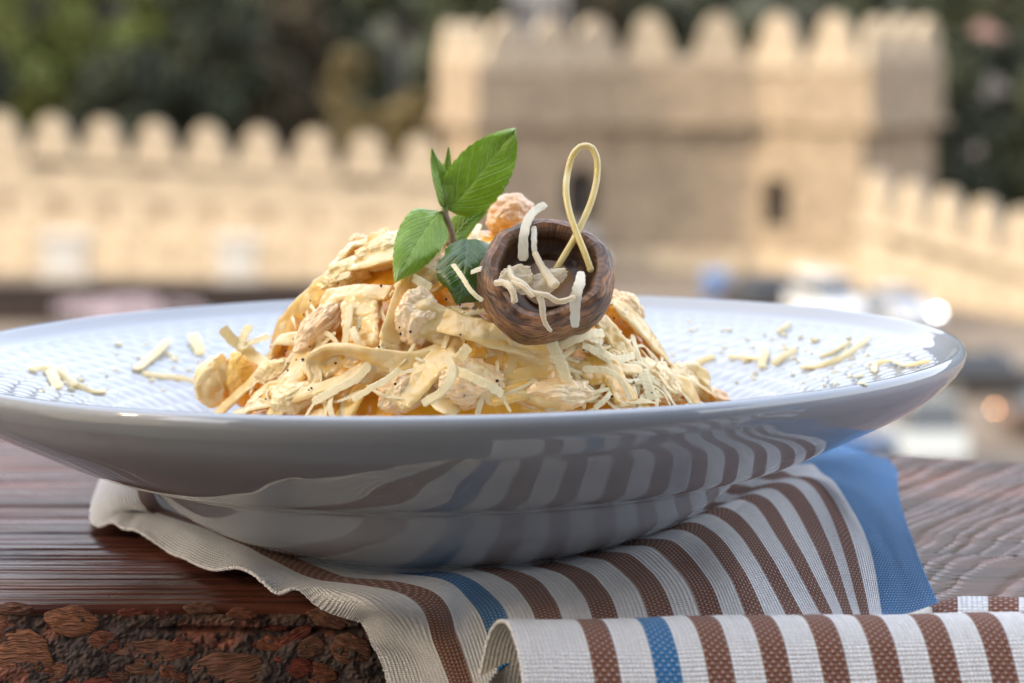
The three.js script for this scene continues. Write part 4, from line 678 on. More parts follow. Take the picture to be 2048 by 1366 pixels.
{ // cream sauce that binds ribbons and chicken: a smooth union of all of them and of the hill, meshed with surface nets
  const h = 0.00095, x0 = HX - 0.092, y0 = RIMY - 0.046, z0 = -HZ - 0.060, NX = 196, NY = 96, NZ = 152, D = new Float32Array(NX * NY * NZ), K = 0.0026;
  const smin = (a, b) => { const e = Math.max(0, K - Math.abs(a - b)) / K; return Math.min(a, b) - e * e * K * 0.25; };
  for (let k = 0; k < NZ; k++) for (let i = 0; i < NX; i++) { const x = x0 + i * h, z = z0 + k * h, hy = heapY(x, -z) - 0.0042 + 0.006 * fbm(x * 60, z * 60, 4.4, 3), sl = heapN(x, -z).y; for (let j = 0; j < NY; j++) D[(k * NY + j) * NX + i] = (y0 + j * h - hy) * sl; }
  const q = V(0, 0, 0), near = new Float32Array(D.length).fill(9); let touched = [], last = 0;
  const flush = () => { for (const o of touched) { D[o] = smin(D[o], near[o]); near[o] = 9; } touched = []; };
  for (const [n, p, ax, hs, ball] of prims) {
    if (n !== last) { flush(); last = n; }
    const R = Math.max(...hs) + 0.004, lo = [Math.floor((p.x - R - x0) / h), Math.floor((p.y - R - y0) / h), Math.floor((p.z - R - z0) / h)], hi = [Math.ceil((p.x + R - x0) / h), Math.ceil((p.y + R - y0) / h), Math.ceil((p.z + R - z0) / h)];
    for (let k = Math.max(0, lo[2]); k <= Math.min(NZ - 1, hi[2]); k++) for (let j = Math.max(0, lo[1]); j <= Math.min(NY - 1, hi[1]); j++) for (let i = Math.max(0, lo[0]); i <= Math.min(NX - 1, hi[0]); i++) {
      q.set(x0 + i * h - p.x, y0 + j * h - p.y, z0 + k * h - p.z); const a = Math.abs(q.dot(ax[0])), b = Math.abs(q.dot(ax[1])), c = Math.abs(q.dot(ax[2])); let d;
      if (ball) { const e = Math.hypot(a / hs[0], b / hs[1], c / hs[2]); d = (e - 1) * Math.min(...hs); }
      else { const r = hs[1]; d = Math.hypot(Math.max(0, a - hs[0]), b, Math.max(0, c - hs[2] + r)) - r; }
      const o = (k * NY + j) * NX + i; d += 0.00050 + 0.0007 * nz(p.x * 160 + i * 0.06, p.y * 160 + j * 0.06, k * 0.06); if (d < 0.006) { if (near[o] === 9) touched.push(o); if (d < near[o]) near[o] = d; }
    }
  }
  flush();
  const id = new Int32Array(NX * NY * NZ).fill(-1), pos = [], idx = [], at = (i, j, k) => (k * NY + j) * NX + i;
  for (let k = 0; k < NZ - 1; k++) for (let j = 0; j < NY - 1; j++) for (let i = 0; i < NX - 1; i++) {
    let n = 0, sx = 0, sy = 0, sz = 0; const c = []; let neg = 0;
    for (let m = 0; m < 8; m++) { const v = D[at(i + (m & 1), j + ((m >> 1) & 1), k + (m >> 2))]; c.push(v); if (v < 0) neg++; }
    if (!neg || neg === 8) continue;
    for (let m = 0; m < 8; m++) for (const b of [1, 2, 4]) if (!(m & b)) { const u = c[m], w = c[m | b]; if ((u < 0) !== (w < 0)) { const t = u / (u - w); sx += (m & 1) + (b === 1 ? t : 0); sy += ((m >> 1) & 1) + (b === 2 ? t : 0); sz += (m >> 2) + (b === 4 ? t : 0); n++; } }
    id[at(i, j, k)] = pos.length / 3; pos.push(x0 + (i + sx / n) * h, y0 + (j + sy / n) * h, z0 + (k + sz / n) * h);
  }
  const quad = (a, b, c, d, f) => { if (a < 0 || b < 0 || c < 0 || d < 0) return; f ? idx.push(a, b, c, a, c, d) : idx.push(a, c, b, a, d, c); };
  for (let k = 1; k < NZ - 1; k++) for (let j = 1; j < NY - 1; j++) for (let i = 1; i < NX - 1; i++) {
    const s = D[at(i, j, k)] < 0;
    if (s !== (D[at(i + 1, j, k)] < 0)) quad(id[at(i, j - 1, k - 1)], id[at(i, j, k - 1)], id[at(i, j, k)], id[at(i, j - 1, k)], s);
    if (s !== (D[at(i, j + 1, k)] < 0)) quad(id[at(i - 1, j, k - 1)], id[at(i - 1, j, k)], id[at(i, j, k)], id[at(i, j, k - 1)], s);
    if (s !== (D[at(i, j, k + 1)] < 0)) quad(id[at(i - 1, j - 1, k)], id[at(i, j - 1, k)], id[at(i, j, k)], id[at(i - 1, j, k)], s);
  }
  const g = new THREE.BufferGeometry(), P3 = new Float32Array(pos), uv = new Float32Array(pos.length / 3 * 2), col = new Float32Array(pos.length);
  g.setAttribute('position', new THREE.BufferAttribute(P3, 3)); g.setIndex(idx); g.computeVertexNormals();
  const N = g.attributes.normal;
  for (let i = 0; i < P3.length / 3; i++) {
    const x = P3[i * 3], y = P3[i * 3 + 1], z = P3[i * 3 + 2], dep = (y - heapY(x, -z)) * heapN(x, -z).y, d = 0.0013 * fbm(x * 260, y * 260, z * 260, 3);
    P3[i * 3] += N.getX(i) * d; P3[i * 3 + 1] += N.getY(i) * d; P3[i * 3 + 2] += N.getZ(i) * d;
    const r = Math.hypot(x - PC.x, z - PC.z); if (r < 0.15) P3[i * 3 + 1] = Math.max(P3[i * 3 + 1], PC.y - innerH(r) + (x - PC.x) * ROLL - 0.0012);
    const w = dep + 0.003 * fbm(x * 90, y * 90, z * 90, 2), c = mix3(mix3(mix3(pastaTone.amber, pastaTone.yellow, sstep(-0.003, 0.0012, w)), pastaTone.cream, sstep(0.0002, 0.004, w)), pastaTone.pale, clamp(0.1 + 1.6 * fbm(x * 70, y * 70, z * 70 + 3, 3)) * sstep(0.001, 0.005, w));  // recesses tinted amber, warm shade painted in by depth
    col.set(c, i * 3); uv[i * 2] = x * 22; uv[i * 2 + 1] = y * 22 + z * 9;
  }
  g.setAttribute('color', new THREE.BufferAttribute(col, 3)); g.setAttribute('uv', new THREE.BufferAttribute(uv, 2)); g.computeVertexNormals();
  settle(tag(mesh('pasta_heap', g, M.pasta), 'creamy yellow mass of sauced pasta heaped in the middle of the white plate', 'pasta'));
}
// ---- mushroom cap, opening towards the camera and up
{
  const t = thing('mushroom_cap', 'roasted brown mushroom cap with hollow side up on top of the pasta', 'mushroom');
  const C = P(1093, 560, 0.833), tilt = 0.98;         // lean of the axis from upright towards the camera
  const q = new THREE.Quaternion().setFromEuler(new THREE.Euler(tilt, 0, -0.05)); // y axis turns towards +z
  const outer = [[0.0001, -0.0195], [0.006, -0.0190], [0.0115, -0.0165], [0.0158, -0.0120], [0.0186, -0.0060], [0.0195, -0.0005], [0.0191, 0.0040], [0.0179, 0.0068], [0.0160, 0.0080]];
  const inner = [[0.0160, 0.0080], [0.0143, 0.0074], [0.0132, 0.0054], [0.0131, 0.0020], [0.0122, 0.0002], [0.0108, -0.0016], [0.0090, -0.0024], [0.0070, -0.0027], [0.004, -0.0028], [0.0001, -0.0028]];
  const turn = (prof, wr, col, nv) => { const c = catmull(prof.map(([r, y]) => V(r, y, 0))), NS = 300; const g = grid(NS, nv, (u, v) => {
      const k = c.getPoint(v), a = u * 2 * Math.PI, ca = Math.cos(a), sa = Math.sin(a); let r = k.x, y = k.y;
      const e = 1 + 0.030 * Math.cos(2 * a + 0.6) + 0.10 * nz(ca * 1.5, sa * 1.5, 3) + 0.014 * nz(ca * 3.4, sa * 3.4, y * 140), w = wr * sstep(0, 0.004, k.x);
      const ridge = nz(ca * 2.6, sa * 2.6, y * 1500 + 4 * nz(ca * 3, sa * 3, y * 190)) * 0.45 + nz(ca * 9, sa * 9, y * 3300 + 3 * nz(ca * 5, sa * 5, y * 300)) * 0.4 - 0.5 * Math.pow(Math.abs(nz(ca * 4, sa * 4, y * 800 + 2)), 0.6);
      r = r * e + w * ridge + w * 1.2 * nz(ca * 3, sa * 3, y * 120); y += w * 0.8 * nz(ca * 3 + 5, sa * 3, k.x * 200) + 0.0013 * Math.sin(a * 2 + 1) * sstep(-0.01, 0.006, k.y);
      return V(ca * r, y, sa * r).applyQuaternion(q).add(C);
    }, { uv: (u, v) => [u * 12, v * 4], color: (u, v) => { const k = c.getPoint(v), a = u * 2 * Math.PI; return col(Math.cos(a), Math.sin(a), k.x, k.y); }, flip: true }); return weld(g, NS, nv); };
  M.mushroom = phys({ vertexColors: true, roughness: 0.5, clearcoat: 0.4, clearcoatRoughness: 0.25 });
  mesh('cap', turn(outer, 0.00042, (c, s, r, y) => { const n = nz(c * 3, s * 3, y * 1500 + 2 * nz(c * 3, s * 3, y * 160)), m = nz(c * 9, s * 9, y * 3200), k = clamp(0.48 + 0.85 * n + 0.5 * m), d = sstep(0.0055, 0.0085, y) * 0.25; return mix3([0.060, 0.025, 0.011], [0.44, 0.205, 0.078], clamp(k * 0.9 - 0.05)).map((v) => v * clamp(0.85 + 1.5 * fbm(c * 2.4 + 3, s * 2.4, y * 130, 3), 0.3, 1.25)); }, 170), M.mushroom, t);
  mesh('hollow', turn(inner, 0.00022, (c, s, r, y) => { const n = nz(Math.atan2(s, c) * 26, r * 90, 2) * 0.8 + 0.4 * nz(c * 9, s * 9, y * 300), k = clamp(0.45 + 0.8 * n), f = sstep(0.0098, 0.007, r), e = sstep(0.0122, 0.0152, r); return mix3(mix3(mix3([0.022, 0.010, 0.006], [0.13, 0.06, 0.03], k), [0.32, 0.19, 0.095], f * 0.85), mix3([0.055, 0.024, 0.011], [0.30, 0.14, 0.058], k), e); }, 110), M.mushroom, t);
  const pool = new THREE.CircleGeometry(0.0078, 48); pool.rotateX(-Math.PI / 2); pool.translate(0.0006, -0.0020, 0); pool.applyQuaternion(q); pool.translate(C.x, C.y, C.z);
  mesh('juice', pool, phys({ color: rgb(0.38, 0.21, 0.085), roughness: 0.22 }), t);
  settle(t);
}
// ---- spaghetti loop stuck in the mushroom
{
  const Z = (y) => lerp(0.842, 0.829, sstep(290, 545, y)); // leans back at the top
  const pts = [[1110, 542], [1128, 512], [1148, 478], [1166, 442], [1184, 398], [1194, 352], [1193, 316], [1182, 295], [1163, 293], [1146, 310], [1136, 342], [1132, 382], [1138, 420], [1149, 455], [1163, 490], [1174, 518], [1181, 538]];
  const c = catmull(pts.map(([x, y], i) => P(x, y, Z(y) - (i > 10 ? 0.0016 : 0)))), g = new THREE.TubeGeometry(c, 160, 0.00100, 12), p = g.attributes.position, n = g.attributes.normal, col = new Float32Array(p.count * 3);
  for (let i = 0; i < p.count; i++) { const d = 0.00007 * nz(p.getX(i) * 1500, p.getY(i) * 1500, p.getZ(i) * 1500), k = 0.5 + nz(p.getX(i) * 260, p.getY(i) * 260, 4); p.setXYZ(i, p.getX(i) + n.getX(i) * d, p.getY(i) + n.getY(i) * d, p.getZ(i) + n.getZ(i) * d); const cc = mix3([0.86, 0.66, 0.20], [0.90, 0.74, 0.32], clamp(k)); col.set(cc, i * 3); }
  g.setAttribute('color', new THREE.BufferAttribute(col, 3)); const ends = [0, 1].map((k) => { const s = new THREE.SphereGeometry(0.00112, 12, 10), q = c.getPoint(k); s.translate(q.x, q.y, q.z); const cc = new Float32Array(s.attributes.position.count * 3); for (let i = 0; i < cc.length; i += 3) cc.set([0.88, 0.7, 0.27], i); s.setAttribute('color', new THREE.BufferAttribute(cc, 3)); return s; });
  settle(tag(mesh('spaghetti_loop', mergeGeometries([g, ...ends]), M.pasta), 'strand of spaghetti bent into an upright loop and stuck in the mushroom', 'spaghetti'));
}
// ---- mint sprig
const leafMap = tex(512, 512, (x, y, o) => { // v along the midrib, u across (0.5 on the midrib)
  const u = x / 511 * 2 - 1, v = y / 511, s = Math.abs(u), q = (v - s * 0.34) * 8.2, f = Math.abs(q - Math.round(q)), vein = Math.exp(-Math.pow(f / 0.07, 2)) * (1 - 0.75 * s) * (s < 0.97 ? 1 : 0), mid = Math.exp(-Math.pow(s / 0.028, 2));
  const k = 1 + 0.30 * fbm(x / 26, y / 26, 4.2, 4), l = Math.max(vein * 0.5, mid * 0.85); o[0] = enc(lerp(0.32, 0.52, l) * k); o[1] = enc(lerp(0.53, 0.70, l) * k); o[2] = enc(lerp(0.014, 0.11, l) * k);
}, true);
const leafBump = tex(512, 512, (x, y, o) => { const u = x / 511 * 2 - 1, v = y / 511, s = Math.abs(u), q = (v - s * 0.34) * 8.2, f = Math.abs(q - Math.round(q)), vein = Math.exp(-Math.pow(f / 0.10, 2)) * (1 - 0.6 * s), mid = Math.exp(-Math.pow(s / 0.05, 2)); o[0] = o[1] = o[2] = 0.75 - 0.45 * Math.max(vein, mid) + 0.2 * fbm(x / 18, y / 18, 7, 3); });
M.mint = phys({ map: leafMap, bumpMap: leafBump, bumpScale: 0.0006, roughness: 0.5, transmission: 0.45, clearcoat: 0.45, clearcoatRoughness: 0.28, side: THREE.DoubleSide });
M.mintShaded = phys({ map: leafMap, color: rgb(0.15, 0.22, 0.5), bumpMap: leafBump, bumpScale: 0.0004, roughness: 0.3, clearcoat: 0.4, clearcoatRoughness: 0.2, transmission: 0.12, side: THREE.DoubleSide });  // darker bluish copy of the mint, shade on the lower leaves painted in
function leaf(points, w, nHint, o = {}) { // points along the midrib from the stalk, w half width (m)
  const c = catmull(points), NU = 40, NV = 96, fold = o.fold ?? 0.35, N0 = nHint.clone().normalize();
  const shape = o.shape || ((v) => Math.pow(Math.sin(Math.PI * Math.pow(v, 0.72)), 0.85) * (1 - 0.12 * v));
  const S = (u, v, back) => {
    const p = c.getPoint(v), t = c.getTangent(v), n = N0.clone().addScaledVector(t, -N0.dot(t)).normalize(), b = t.clone().cross(n), s = u * 2 - 1, tooth = (v > 0.1 && v < 0.97) ? 0.040 * (((v * 13 + (s > 0 ? 0.3 : 0)) % 1)) - 0.03 : 0, ww = w * (shape(v) + tooth * (0.3 + shape(v)) * (Math.abs(s) > 0.93 ? 1 : 0.2)) * (s > 0 ? (o.right ?? 1) : (o.left ?? 1));
    const q = (v - Math.abs(s) * 0.34) * 8.2, puff = 0.00028 * Math.cos((q - Math.round(q)) * Math.PI) * (1 - Math.abs(s));
    p.addScaledVector(b, s * ww * Math.cos(fold)).addScaledVector(n, Math.abs(s) * ww * Math.sin(fold) - (o.arch ?? 0.15) * w * s * s + puff + w * 0.10 * nz(s * 1.8 + 5, v * 4, w * 999));
    return p.addScaledVector(n, back ? -0.00016 : 0.00016);
  };
  const uv = (u, v) => [u, v];
  return mergeGeometries([grid(NU, NV, (u, v) => S(u, v, false), { uv }), grid(NU, NV, (u, v) => S(u, v, true), { uv, flip: true })]);
}
{
  const t = thing('mint_sprig', 'fresh green mint sprig standing upright in the top of the pasta', 'herb'), Z = 0.858;
  const Q = (x, y, dz = 0) => P(x, y, Z + dz);
  const st = catmull([Q(903, 500, 0.001), Q(904, 470, 0), Q(897, 447, 0), Q(890, 428, 0), Q(891, 408, 0)]), sg = new THREE.TubeGeometry(st, 60, 0.00105, 10);
  M.stem = phys({ color: rgb(0.34, 0.25, 0.17), roughness: 0.5, transmission: 0.2 }); mesh('stem', sg, M.stem, t);
  const st2 = new THREE.TubeGeometry(catmull([Q(890, 422), Q(891, 404), Q(889, 385)]), 20, 0.0011, 10); mesh('shoot', st2, phys({ color: rgb(0.24, 0.36, 0.09), roughness: 0.45, transmission: 0.25 }), t);
  const face = V(0.1, 0.25, 1);
  mesh('leaf', leaf([Q(897, 420), Q(930, 385, 0.001), Q(975, 330, 0.003), Q(1008, 288, 0.004), Q(1031, 257, 0.004)], 0.0097, V(0.35, 0.3, 1), { fold: 0.30 }), M.mint, t);
  mesh('leaf', leaf([Q(889, 415, -0.001), Q(884, 380, -0.001), Q(873, 340, 0), Q(863, 297, 0)], 0.0036, V(0.6, 0.1, 0.9), { fold: 0.5, right: 1.1 }), M.mint, t);
  mesh('leaf', leaf([Q(893, 415, 0.001), Q(894, 380, 0.002), Q(896, 340, 0.002), Q(897, 294, 0.002)], 0.0027, V(-0.5, 0.1, 0.9), { fold: 0.5 }), M.mint, t);
  mesh('leaf', leaf([Q(898, 420, 0.002), Q(904, 395, 0.002), Q(908, 372, 0.003), Q(911, 350, 0.004)], 0.0022, V(-0.8, 0.1, 0.7), { fold: 0.3 }), M.mint, t);
  mesh('leaf', leaf([Q(884, 423, 0), Q(862, 445, -0.006), Q(835, 485, -0.013), Q(812, 525, -0.019), Q(794, 558, -0.023)], 0.0078, V(0.25, 0.45, 1), { fold: 0.25, arch: 0.3 }), M.mint, t);
  mesh('leaf', leaf([Q(900, 487, 0.002), Q(915, 462, 0.003), Q(940, 438, 0.003), Q(974, 421, 0.003)], 0.0046, V(-0.3, 0.6, 1), { fold: 0.2 }), M.mint, t);
  mesh('leaf', leaf([Q(897, 490, 0.004), Q(885, 478, 0.005), Q(870, 468, 0.006)], 0.003, V(0.2, 0.3, 1), {}), M.mintShaded, t);
  const dk = mesh('leaf', leaf([Q(934, 482, -0.014), Q(932, 510, -0.019), Q(927, 550, -0.022), Q(921, 585, -0.022), Q(914, 608, -0.020)], 0.0086, V(-0.15, 0.15, 1), { fold: 0.08, arch: 0.35, shape: (v) => Math.pow(1 - Math.pow(v, 3.2), 0.5) * (0.82 + 0.25 * Math.sin(v * 3)) }), M.mintShaded, t);
  dk.userData.label = 'dark glossy lower leaf, its shade painted in, hanging over the pasta';
  settle(t);
}
// ---- grated cheese
const cheeseTones = [[0.955, 0.87, 0.56], [0.95, 0.81, 0.44]], moltenTones = [[0.92, 0.85, 0.66], [0.88, 0.74, 0.48]];
let shredSeed = 400;
function shred(pts, wpx, label, group, o = {}) { const g = strip(pts, wpx * scalePx, (o.t || 0.30) / 1000, { seed: shredSeed++, tones: o.tones || cheeseTones, rag: 0.34, ragF: 40, curl: 0.1, segs: o.segs || 36, k: 4, round: 0.45, clean: true, end: 0.05, bumpy: 0.00022, ...o }); return settle(tag(mesh('cheese_shred', g, o.melt ? M.meltedCheese : M.cheese), label, 'cheese', group)); }
const front = V(0, 0.35, 1).normalize();
// on the mushroom (points at a given depth)
[
  ['curled cheese shred hanging over the back rim of the mushroom into its hollow', [[1092, 408, .846], [1072, 420, .842], [1056, 440, .836], [1048, 470, .831], [1046, 522, .829]], 17, { taper: (v) => 0.9 + 0.3 * v }],
  ['thin cheese shred standing in the hollow of the mushroom', [[1068, 452, .836], [1068, 480, .831], [1070, 505, .8295], [1076, 522, .8285]], 11, {}],
  ['melted cheese drop lying on the floor of the mushroom', [[1070, 505, .829], [1082, 530, .8265], [1098, 555, .8235], [1112, 574, .8205]], 19, { melt: true, t: 2.2, taper: (v) => 0.55 + 0.6 * v }],
  ['melted cheese strand along the front rim of the mushroom', [[1018, 532, .826], [1026, 556, .8205], [1044, 566, .8165], [1066, 586, .8145], [1092, 590, .8130], [1118, 603, .8130], [1150, 594, .8145]], 11, { melt: true, t: 1.8 }],
  ['short melted cheese blob on the left front rim of the mushroom', [[990, 566, .8200], [1010, 566, .8165], [1024, 580, .8135], [1030, 606, .8125]], 13, { melt: true, t: 1.8 }],
  ['forked melted cheese bit on the front rim of the mushroom', [[1022, 562, .8155], [1046, 574, .8130], [1066, 594, .8120]], 9, { melt: true, t: 1.4 }],
  ['cheese shred running down the front of the mushroom', [[1078, 583, .8140], [1084, 610, .8125], [1088, 640, .8140], [1096, 655, .8155], [1103, 663, .816]], 13, { taper: (v) => 1.1 - 0.6 * v, melt: true, t: 1.2 }],
  ['broad cheese shred hanging down the right front of the mushroom', [[1162, 543, .8235], [1160, 565, .8180], [1152, 590, .8150], [1150, 620, .8165], [1150, 655, .8190]], 21, { taper: (v) => 0.72 + 0.35 * Math.sin(v * 3) }],
  ['small cheese tip at the left side of the mushroom', [[942, 545, .832], [955, 540, .829], [970, 536, .827]], 10, {}],
].forEach(([label, pts, w, o]) => shred(pts.map(([x, y, Z]) => ({ p: P(x, y, Z - 0.0012), n: front, tw: 0 })), w, label, undefined, { tones: o.melt ? moltenTones : [[0.92, 0.88, 0.74], [0.90, 0.82, 0.60]], wob: 0.05, bumpy: o.melt ? 0.0002 : 0.0003, rag: 0.3, ragF: 12, ...o }));
for (const [label, x, y, Z, rad, seed] of [['smear of melted cheese on the left inner wall of the mushroom', 1032, 555, .8225, [0.0052, 0.0036, 0.0010], 61], ['puddle of melted cheese on the floor of the mushroom', 1085, 566, .8235, [0.0070, 0.0038, 0.0010], 62]])
  settle(tag(mesh('melted_cheese', lump(P(x, y, Z), rad, [-0.35, 0, 0.35], seed, { tones: moltenTones, amp: 1.6, detail: 20 }), M.meltedCheese), label, 'cheese'));
// long ones to be told apart on the pasta
[
  ['cheese shred lying on the dark mint leaf', [[905, 528, 17], [925, 555, 19], [945, 585, 20], [965, 602, 19]], 9],
  ['cheese shred above the large chicken piece', [[818, 552, 9], [838, 562, 9.5], [862, 577, 8]], 17],
  ['cheese shred standing in the star at the far left of the heap', [[445, 655, 4], [465, 680, 4], [500, 705, 4], [540, 735, 5]], 22],
  ['cheese shred pointing up right in the star at the far left of the heap', [[500, 650, 3], [488, 672, 4], [478, 700, 5]], 24],
  ['cheese shred pointing right in the star at the far left of the heap', [[480, 695, 6], [510, 682, 5], [540, 672, 4]], 20],
  ['long cheese shred on the lower left of the heap', [[625, 805, 7], [670, 780, 7.5], [715, 755, 7.5], [738, 728, 7]], 18],
  ['long cheese shred slanting up to the small notch left of the middle', [[705, 800, 8], [745, 775, 8.5], [780, 755, 8.5], [800, 738, 8]], 13],
  ['cheese shred standing between the two front chicken pieces', [[915, 722, 9], [925, 708, 10], [938, 692, 11]], 19],
  ['cheese shred bent over the front chicken piece', [[893, 712, 10], [905, 745, 11.5], [888, 780, 11], [845, 808, 8]], 17],
  ['cheese shred running right across the front chicken piece', [[905, 738, 11], [945, 755, 12], [985, 775, 11], [1005, 790, 8]], 17],
  ['pale cheese shred hanging from the mushroom foot to the right front', [[1098, 678, 10], [1112, 705, 10], [1125, 735, 9.5], [1135, 765, 9]], 22],
  ['cheese shred crossing under the mushroom foot', [[1110, 696, 9], [1145, 680, 10], [1180, 668, 10], [1208, 666, 8]], 17],
  ['cheese shred slanting out below the right side of the mushroom', [[1100, 648, 12], [1130, 660, 11], [1170, 672, 10], [1205, 684, 8]], 14],
  ['cheese shred on the right slope just under the mushroom', [[1165, 688, 8], [1195, 705, 8.5], [1222, 722, 8]], 15],
  ['curved cheese shred in the middle of the right slope', [[1190, 680, 8], [1205, 705, 8.5], [1235, 718, 8], [1268, 710, 7]], 15],
  ['long cheese shred curving down the right front', [[1165, 738, 8], [1215, 742, 10], [1245, 765, 9], [1262, 800, 8]], 13],
  ['upright cheese shred low on the right front', [[1285, 745, 7], [1295, 770, 7], [1305, 800, 6]], 22],
  ['cheese shred along the upper left ribbon', [[640, 575, 8], [668, 560, 8], [700, 548, 7]], 13],
  ['cheese shred hanging on the wide ribbon left of the chicken', [[700, 610, 8], [697, 645, 8], [690, 690, 8]], 15],
  ['second cheese shred hanging on the wide ribbon left of the chicken', [[705, 655, 8], [712, 675, 8.5], [720, 695, 8]], 14],
  ['cheese shred beside the chicken behind the mushroom', [[958, 448, 5], [950, 470, 5], [943, 492, 5]], 13],
].forEach(([label, pts, w], i) => shred(pts.map(([x, y, l]) => { const h = onHeap(x, y, l); return { p: h.p, n: h.n.clone().lerp(front, 0.5).normalize(), tw: 0 }; }), w * 1.1, label, undefined, { wob: 0.08 }));
{ // the rest, strewn over the heap, thicker on its right side
  const R = rng(909);
  for (let k = 0; k < 120; k++) {
    const right = R() < 0.62, px = right ? lerp(1100, 1400, R()) : lerp(480, 1090, R()), top = right ? lerp(640, 745, clamp((px - 1180) / 230)) : lerp(690, 540, clamp((px - 520) / 200)), py = lerp(top, 806, Math.pow(R(), 0.8)), L = 0.008 + 0.014 * R();
    const s = onHeap(px, py, 3.2 + 2.4 * R()), d = R() * 6.283, t1 = V(Math.cos(d), 0, Math.sin(d)); t1.addScaledVector(s.n, -t1.dot(s.n)).normalize(); const cv = (R() - 0.5) * 130, pts = [];
    if (px > 960 && px < 1225 && py < 690) continue; if (px > 790 && px < 980 && py < 620) continue;
    for (let i = 0; i < 4; i++) { const f = i / 3 - 0.5, p = s.p.clone().addScaledVector(t1, f * L).addScaledVector(s.n.clone().cross(t1), f * f * L * L * cv).addScaledVector(s.n, -f * f * 0.004 + 0.0012 * R()); pts.push({ p, n: s.n, tw: (R() - 0.5) * 50 }); }
    const e = P(px, py, 0.8); shred(pts, 6.5 + 6 * R(), right ? 'thin cheese shred strewn over the right slope of the heap' : 'thin cheese shred strewn over the left and front of the heap', right ? 'grated cheese on the right slope' : 'grated cheese on the left and front', { segs: 22, wob: 0.5 });
  }
}
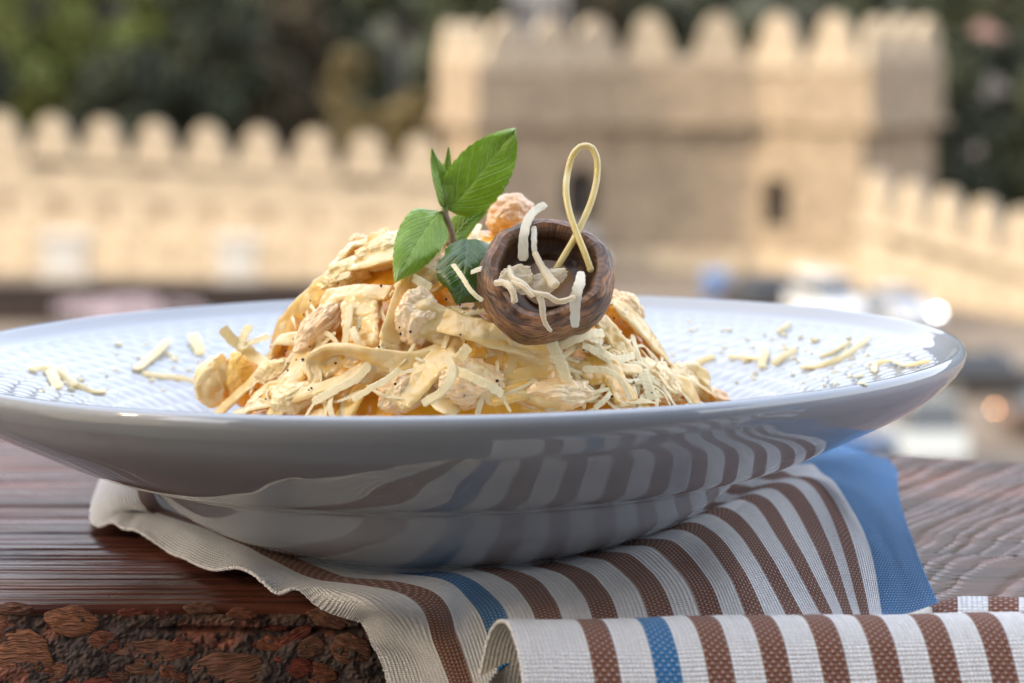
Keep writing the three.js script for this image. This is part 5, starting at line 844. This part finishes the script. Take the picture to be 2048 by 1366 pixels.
// on the plate rim
function rimPt(px, py, lift) { // where the sight line meets the inside of the plate
  let best = P(px, py, 0.9); for (let Z = 0.722; Z < 1.04; Z += 0.0008) { const p = P(px, py, Z), r = Math.hypot(p.x - PC.x, p.z - PC.z); if (r > 0.1585) continue; const y = PC.y - innerH(r) + (p.x - PC.x) * ROLL; if (p.y < y + 0.0002) { best = p; break; } }
  return { p: best.add(V(0, lift / 1000, 0)), n: V(0, 0.72, 0.69), tw: 0 };
}
[
  ['thick cheese shred leaning on the left of the plate rim', [[338, 690, 2], [325, 705, 2], [300, 725, 1.5], [272, 745, 1]], 22],
  ['cheese shred lying flat on the plate left of the pasta', [[395, 772, 1], [350, 762, 1.2], [310, 757, 1], [285, 752, 0.8]], 18],
  ['forked cheese shred at the left end of the plate', [[58, 745, 1], [90, 747, 1.6], [125, 760, 1.4], [150, 778, 1]], 18],
  ['short cheese shred crossing the one at the left end of the plate', [[98, 742, 1.8], [104, 760, 1.8], [118, 783, 1]], 24],
  ['cheese shred trailing to the right at the left end of the plate', [[122, 740, 1.6], [140, 770, 1.4], [175, 785, 1], [212, 788, 0.8]], 16],
  ['long curved cheese shred on the right of the plate rim', [[1738, 682, 1.6], [1720, 700, 1.6], [1680, 725, 1.4], [1640, 738, 1.2], [1600, 740, 1]], 16],
  ['cheese shred behind the long curved one on the right of the plate', [[1700, 690, 1], [1670, 708, 1], [1640, 722, 1]], 12],
  ['cheese shred lying near the right end of the heap', [[1430, 720, 1.2], [1400, 732, 1.4], [1370, 742, 1]], 18],
  ['bent cheese shred at the right end of the plate', [[1860, 730, 1.2], [1815, 738, 1.2], [1780, 730, 1.4], [1755, 735, 1.2], [1748, 750, 1]], 14],
  ['cheese shred standing in the middle of the right plate rim', [[1525, 700, 2], [1530, 720, 2], [1522, 742, 1.2]], 18],
  ['cheese shred slanting in the middle of the right plate rim', [[1592, 708, 1.6], [1570, 722, 1.8], [1545, 736, 1.2]], 18],
  ['cheese shred lying flat in the middle of the right plate rim', [[1455, 718, 1], [1490, 722, 1.2], [1525, 724, 1]], 12],
  ['short cheese shred at the back of the right plate rim', [[1580, 652, 1], [1568, 662, 1.2], [1555, 670, 1]], 12],
  ['small cheese shred standing behind the fold at the left of the heap', [[385, 680, 2], [395, 700, 2], [402, 715, 1]], 26],
].forEach(([label, pts, w]) => shred(pts.map(([x, y, l]) => rimPt(x, y, l)), w, label, undefined, { wob: 0.06, t: 0.9 }));
{ // crumbs of cheese on the rim and grains of pepper on the food
  const R = rng(31), bits = [], tones = [];
  const spots = [[[1440, 1760, 660, 775], 46], [[230, 400, 690, 790], 26], [[60, 230, 735, 795], 16], [[1300, 1420, 640, 720], 6]];
  for (const [[x0, x1, y0, y1], n] of spots) for (let i = 0; i < n; i++) {
    const q = rimPt(lerp(x0, x1, R()), lerp(y0, y1, R()), 0.4), g = new THREE.IcosahedronGeometry(0.0005 + 0.0010 * R() * R(), 2), p = g.attributes.position; g.deleteAttribute('uv');
    for (let k = 0; k < p.count; k++) { const s = 1 + 0.5 * nz(p.getX(k) * 1800 + i, p.getY(k) * 1800, p.getZ(k) * 1800); p.setXYZ(k, p.getX(k) * s * 1.3, p.getY(k) * s * 0.8, p.getZ(k) * s); }
    g.translate(q.p.x, q.p.y, q.p.z); g.computeVertexNormals(); bits.push(g);
  }
  const c = tag(mesh('cheese_crumbs', mergeGeometries(bits), phys({ color: rgb(0.95, 0.90, 0.64), roughness: 0.6, transmission: 0.1 })), 'fine crumbs of grated cheese scattered on the inside of the plate', 'cheese crumbs'); c.userData.kind = 'stuff'; settle(c);
  const pep = []; for (let i = 0; i < 150; i++) { const px = lerp(420, 1400, R()), py = lerp(470, 800, R()); if (px > 950 && px < 1225 && py < 680) continue; if (px < 560 && py < 690) continue; if (px > 1250 && py < 690) continue; const h = onHeap(px, py, 4 + 5 * R()); if (!h.hit) continue; const g = new THREE.TetrahedronGeometry(0.00032 + 0.00042 * R() * R(), 1); g.rotateX(R() * 6); g.rotateY(R() * 6); g.translate(h.p.x, h.p.y, h.p.z); pep.push(g); }
  const q = tag(mesh('pepper_grains', mergeGeometries(pep), std({ color: rgb(0.03, 0.022, 0.018), roughness: 0.7 })), 'coarse black pepper grains speckling the pasta and chicken', 'pepper'); q.userData.kind = 'stuff'; settle(q);
}
renderer.render(scene, camera);
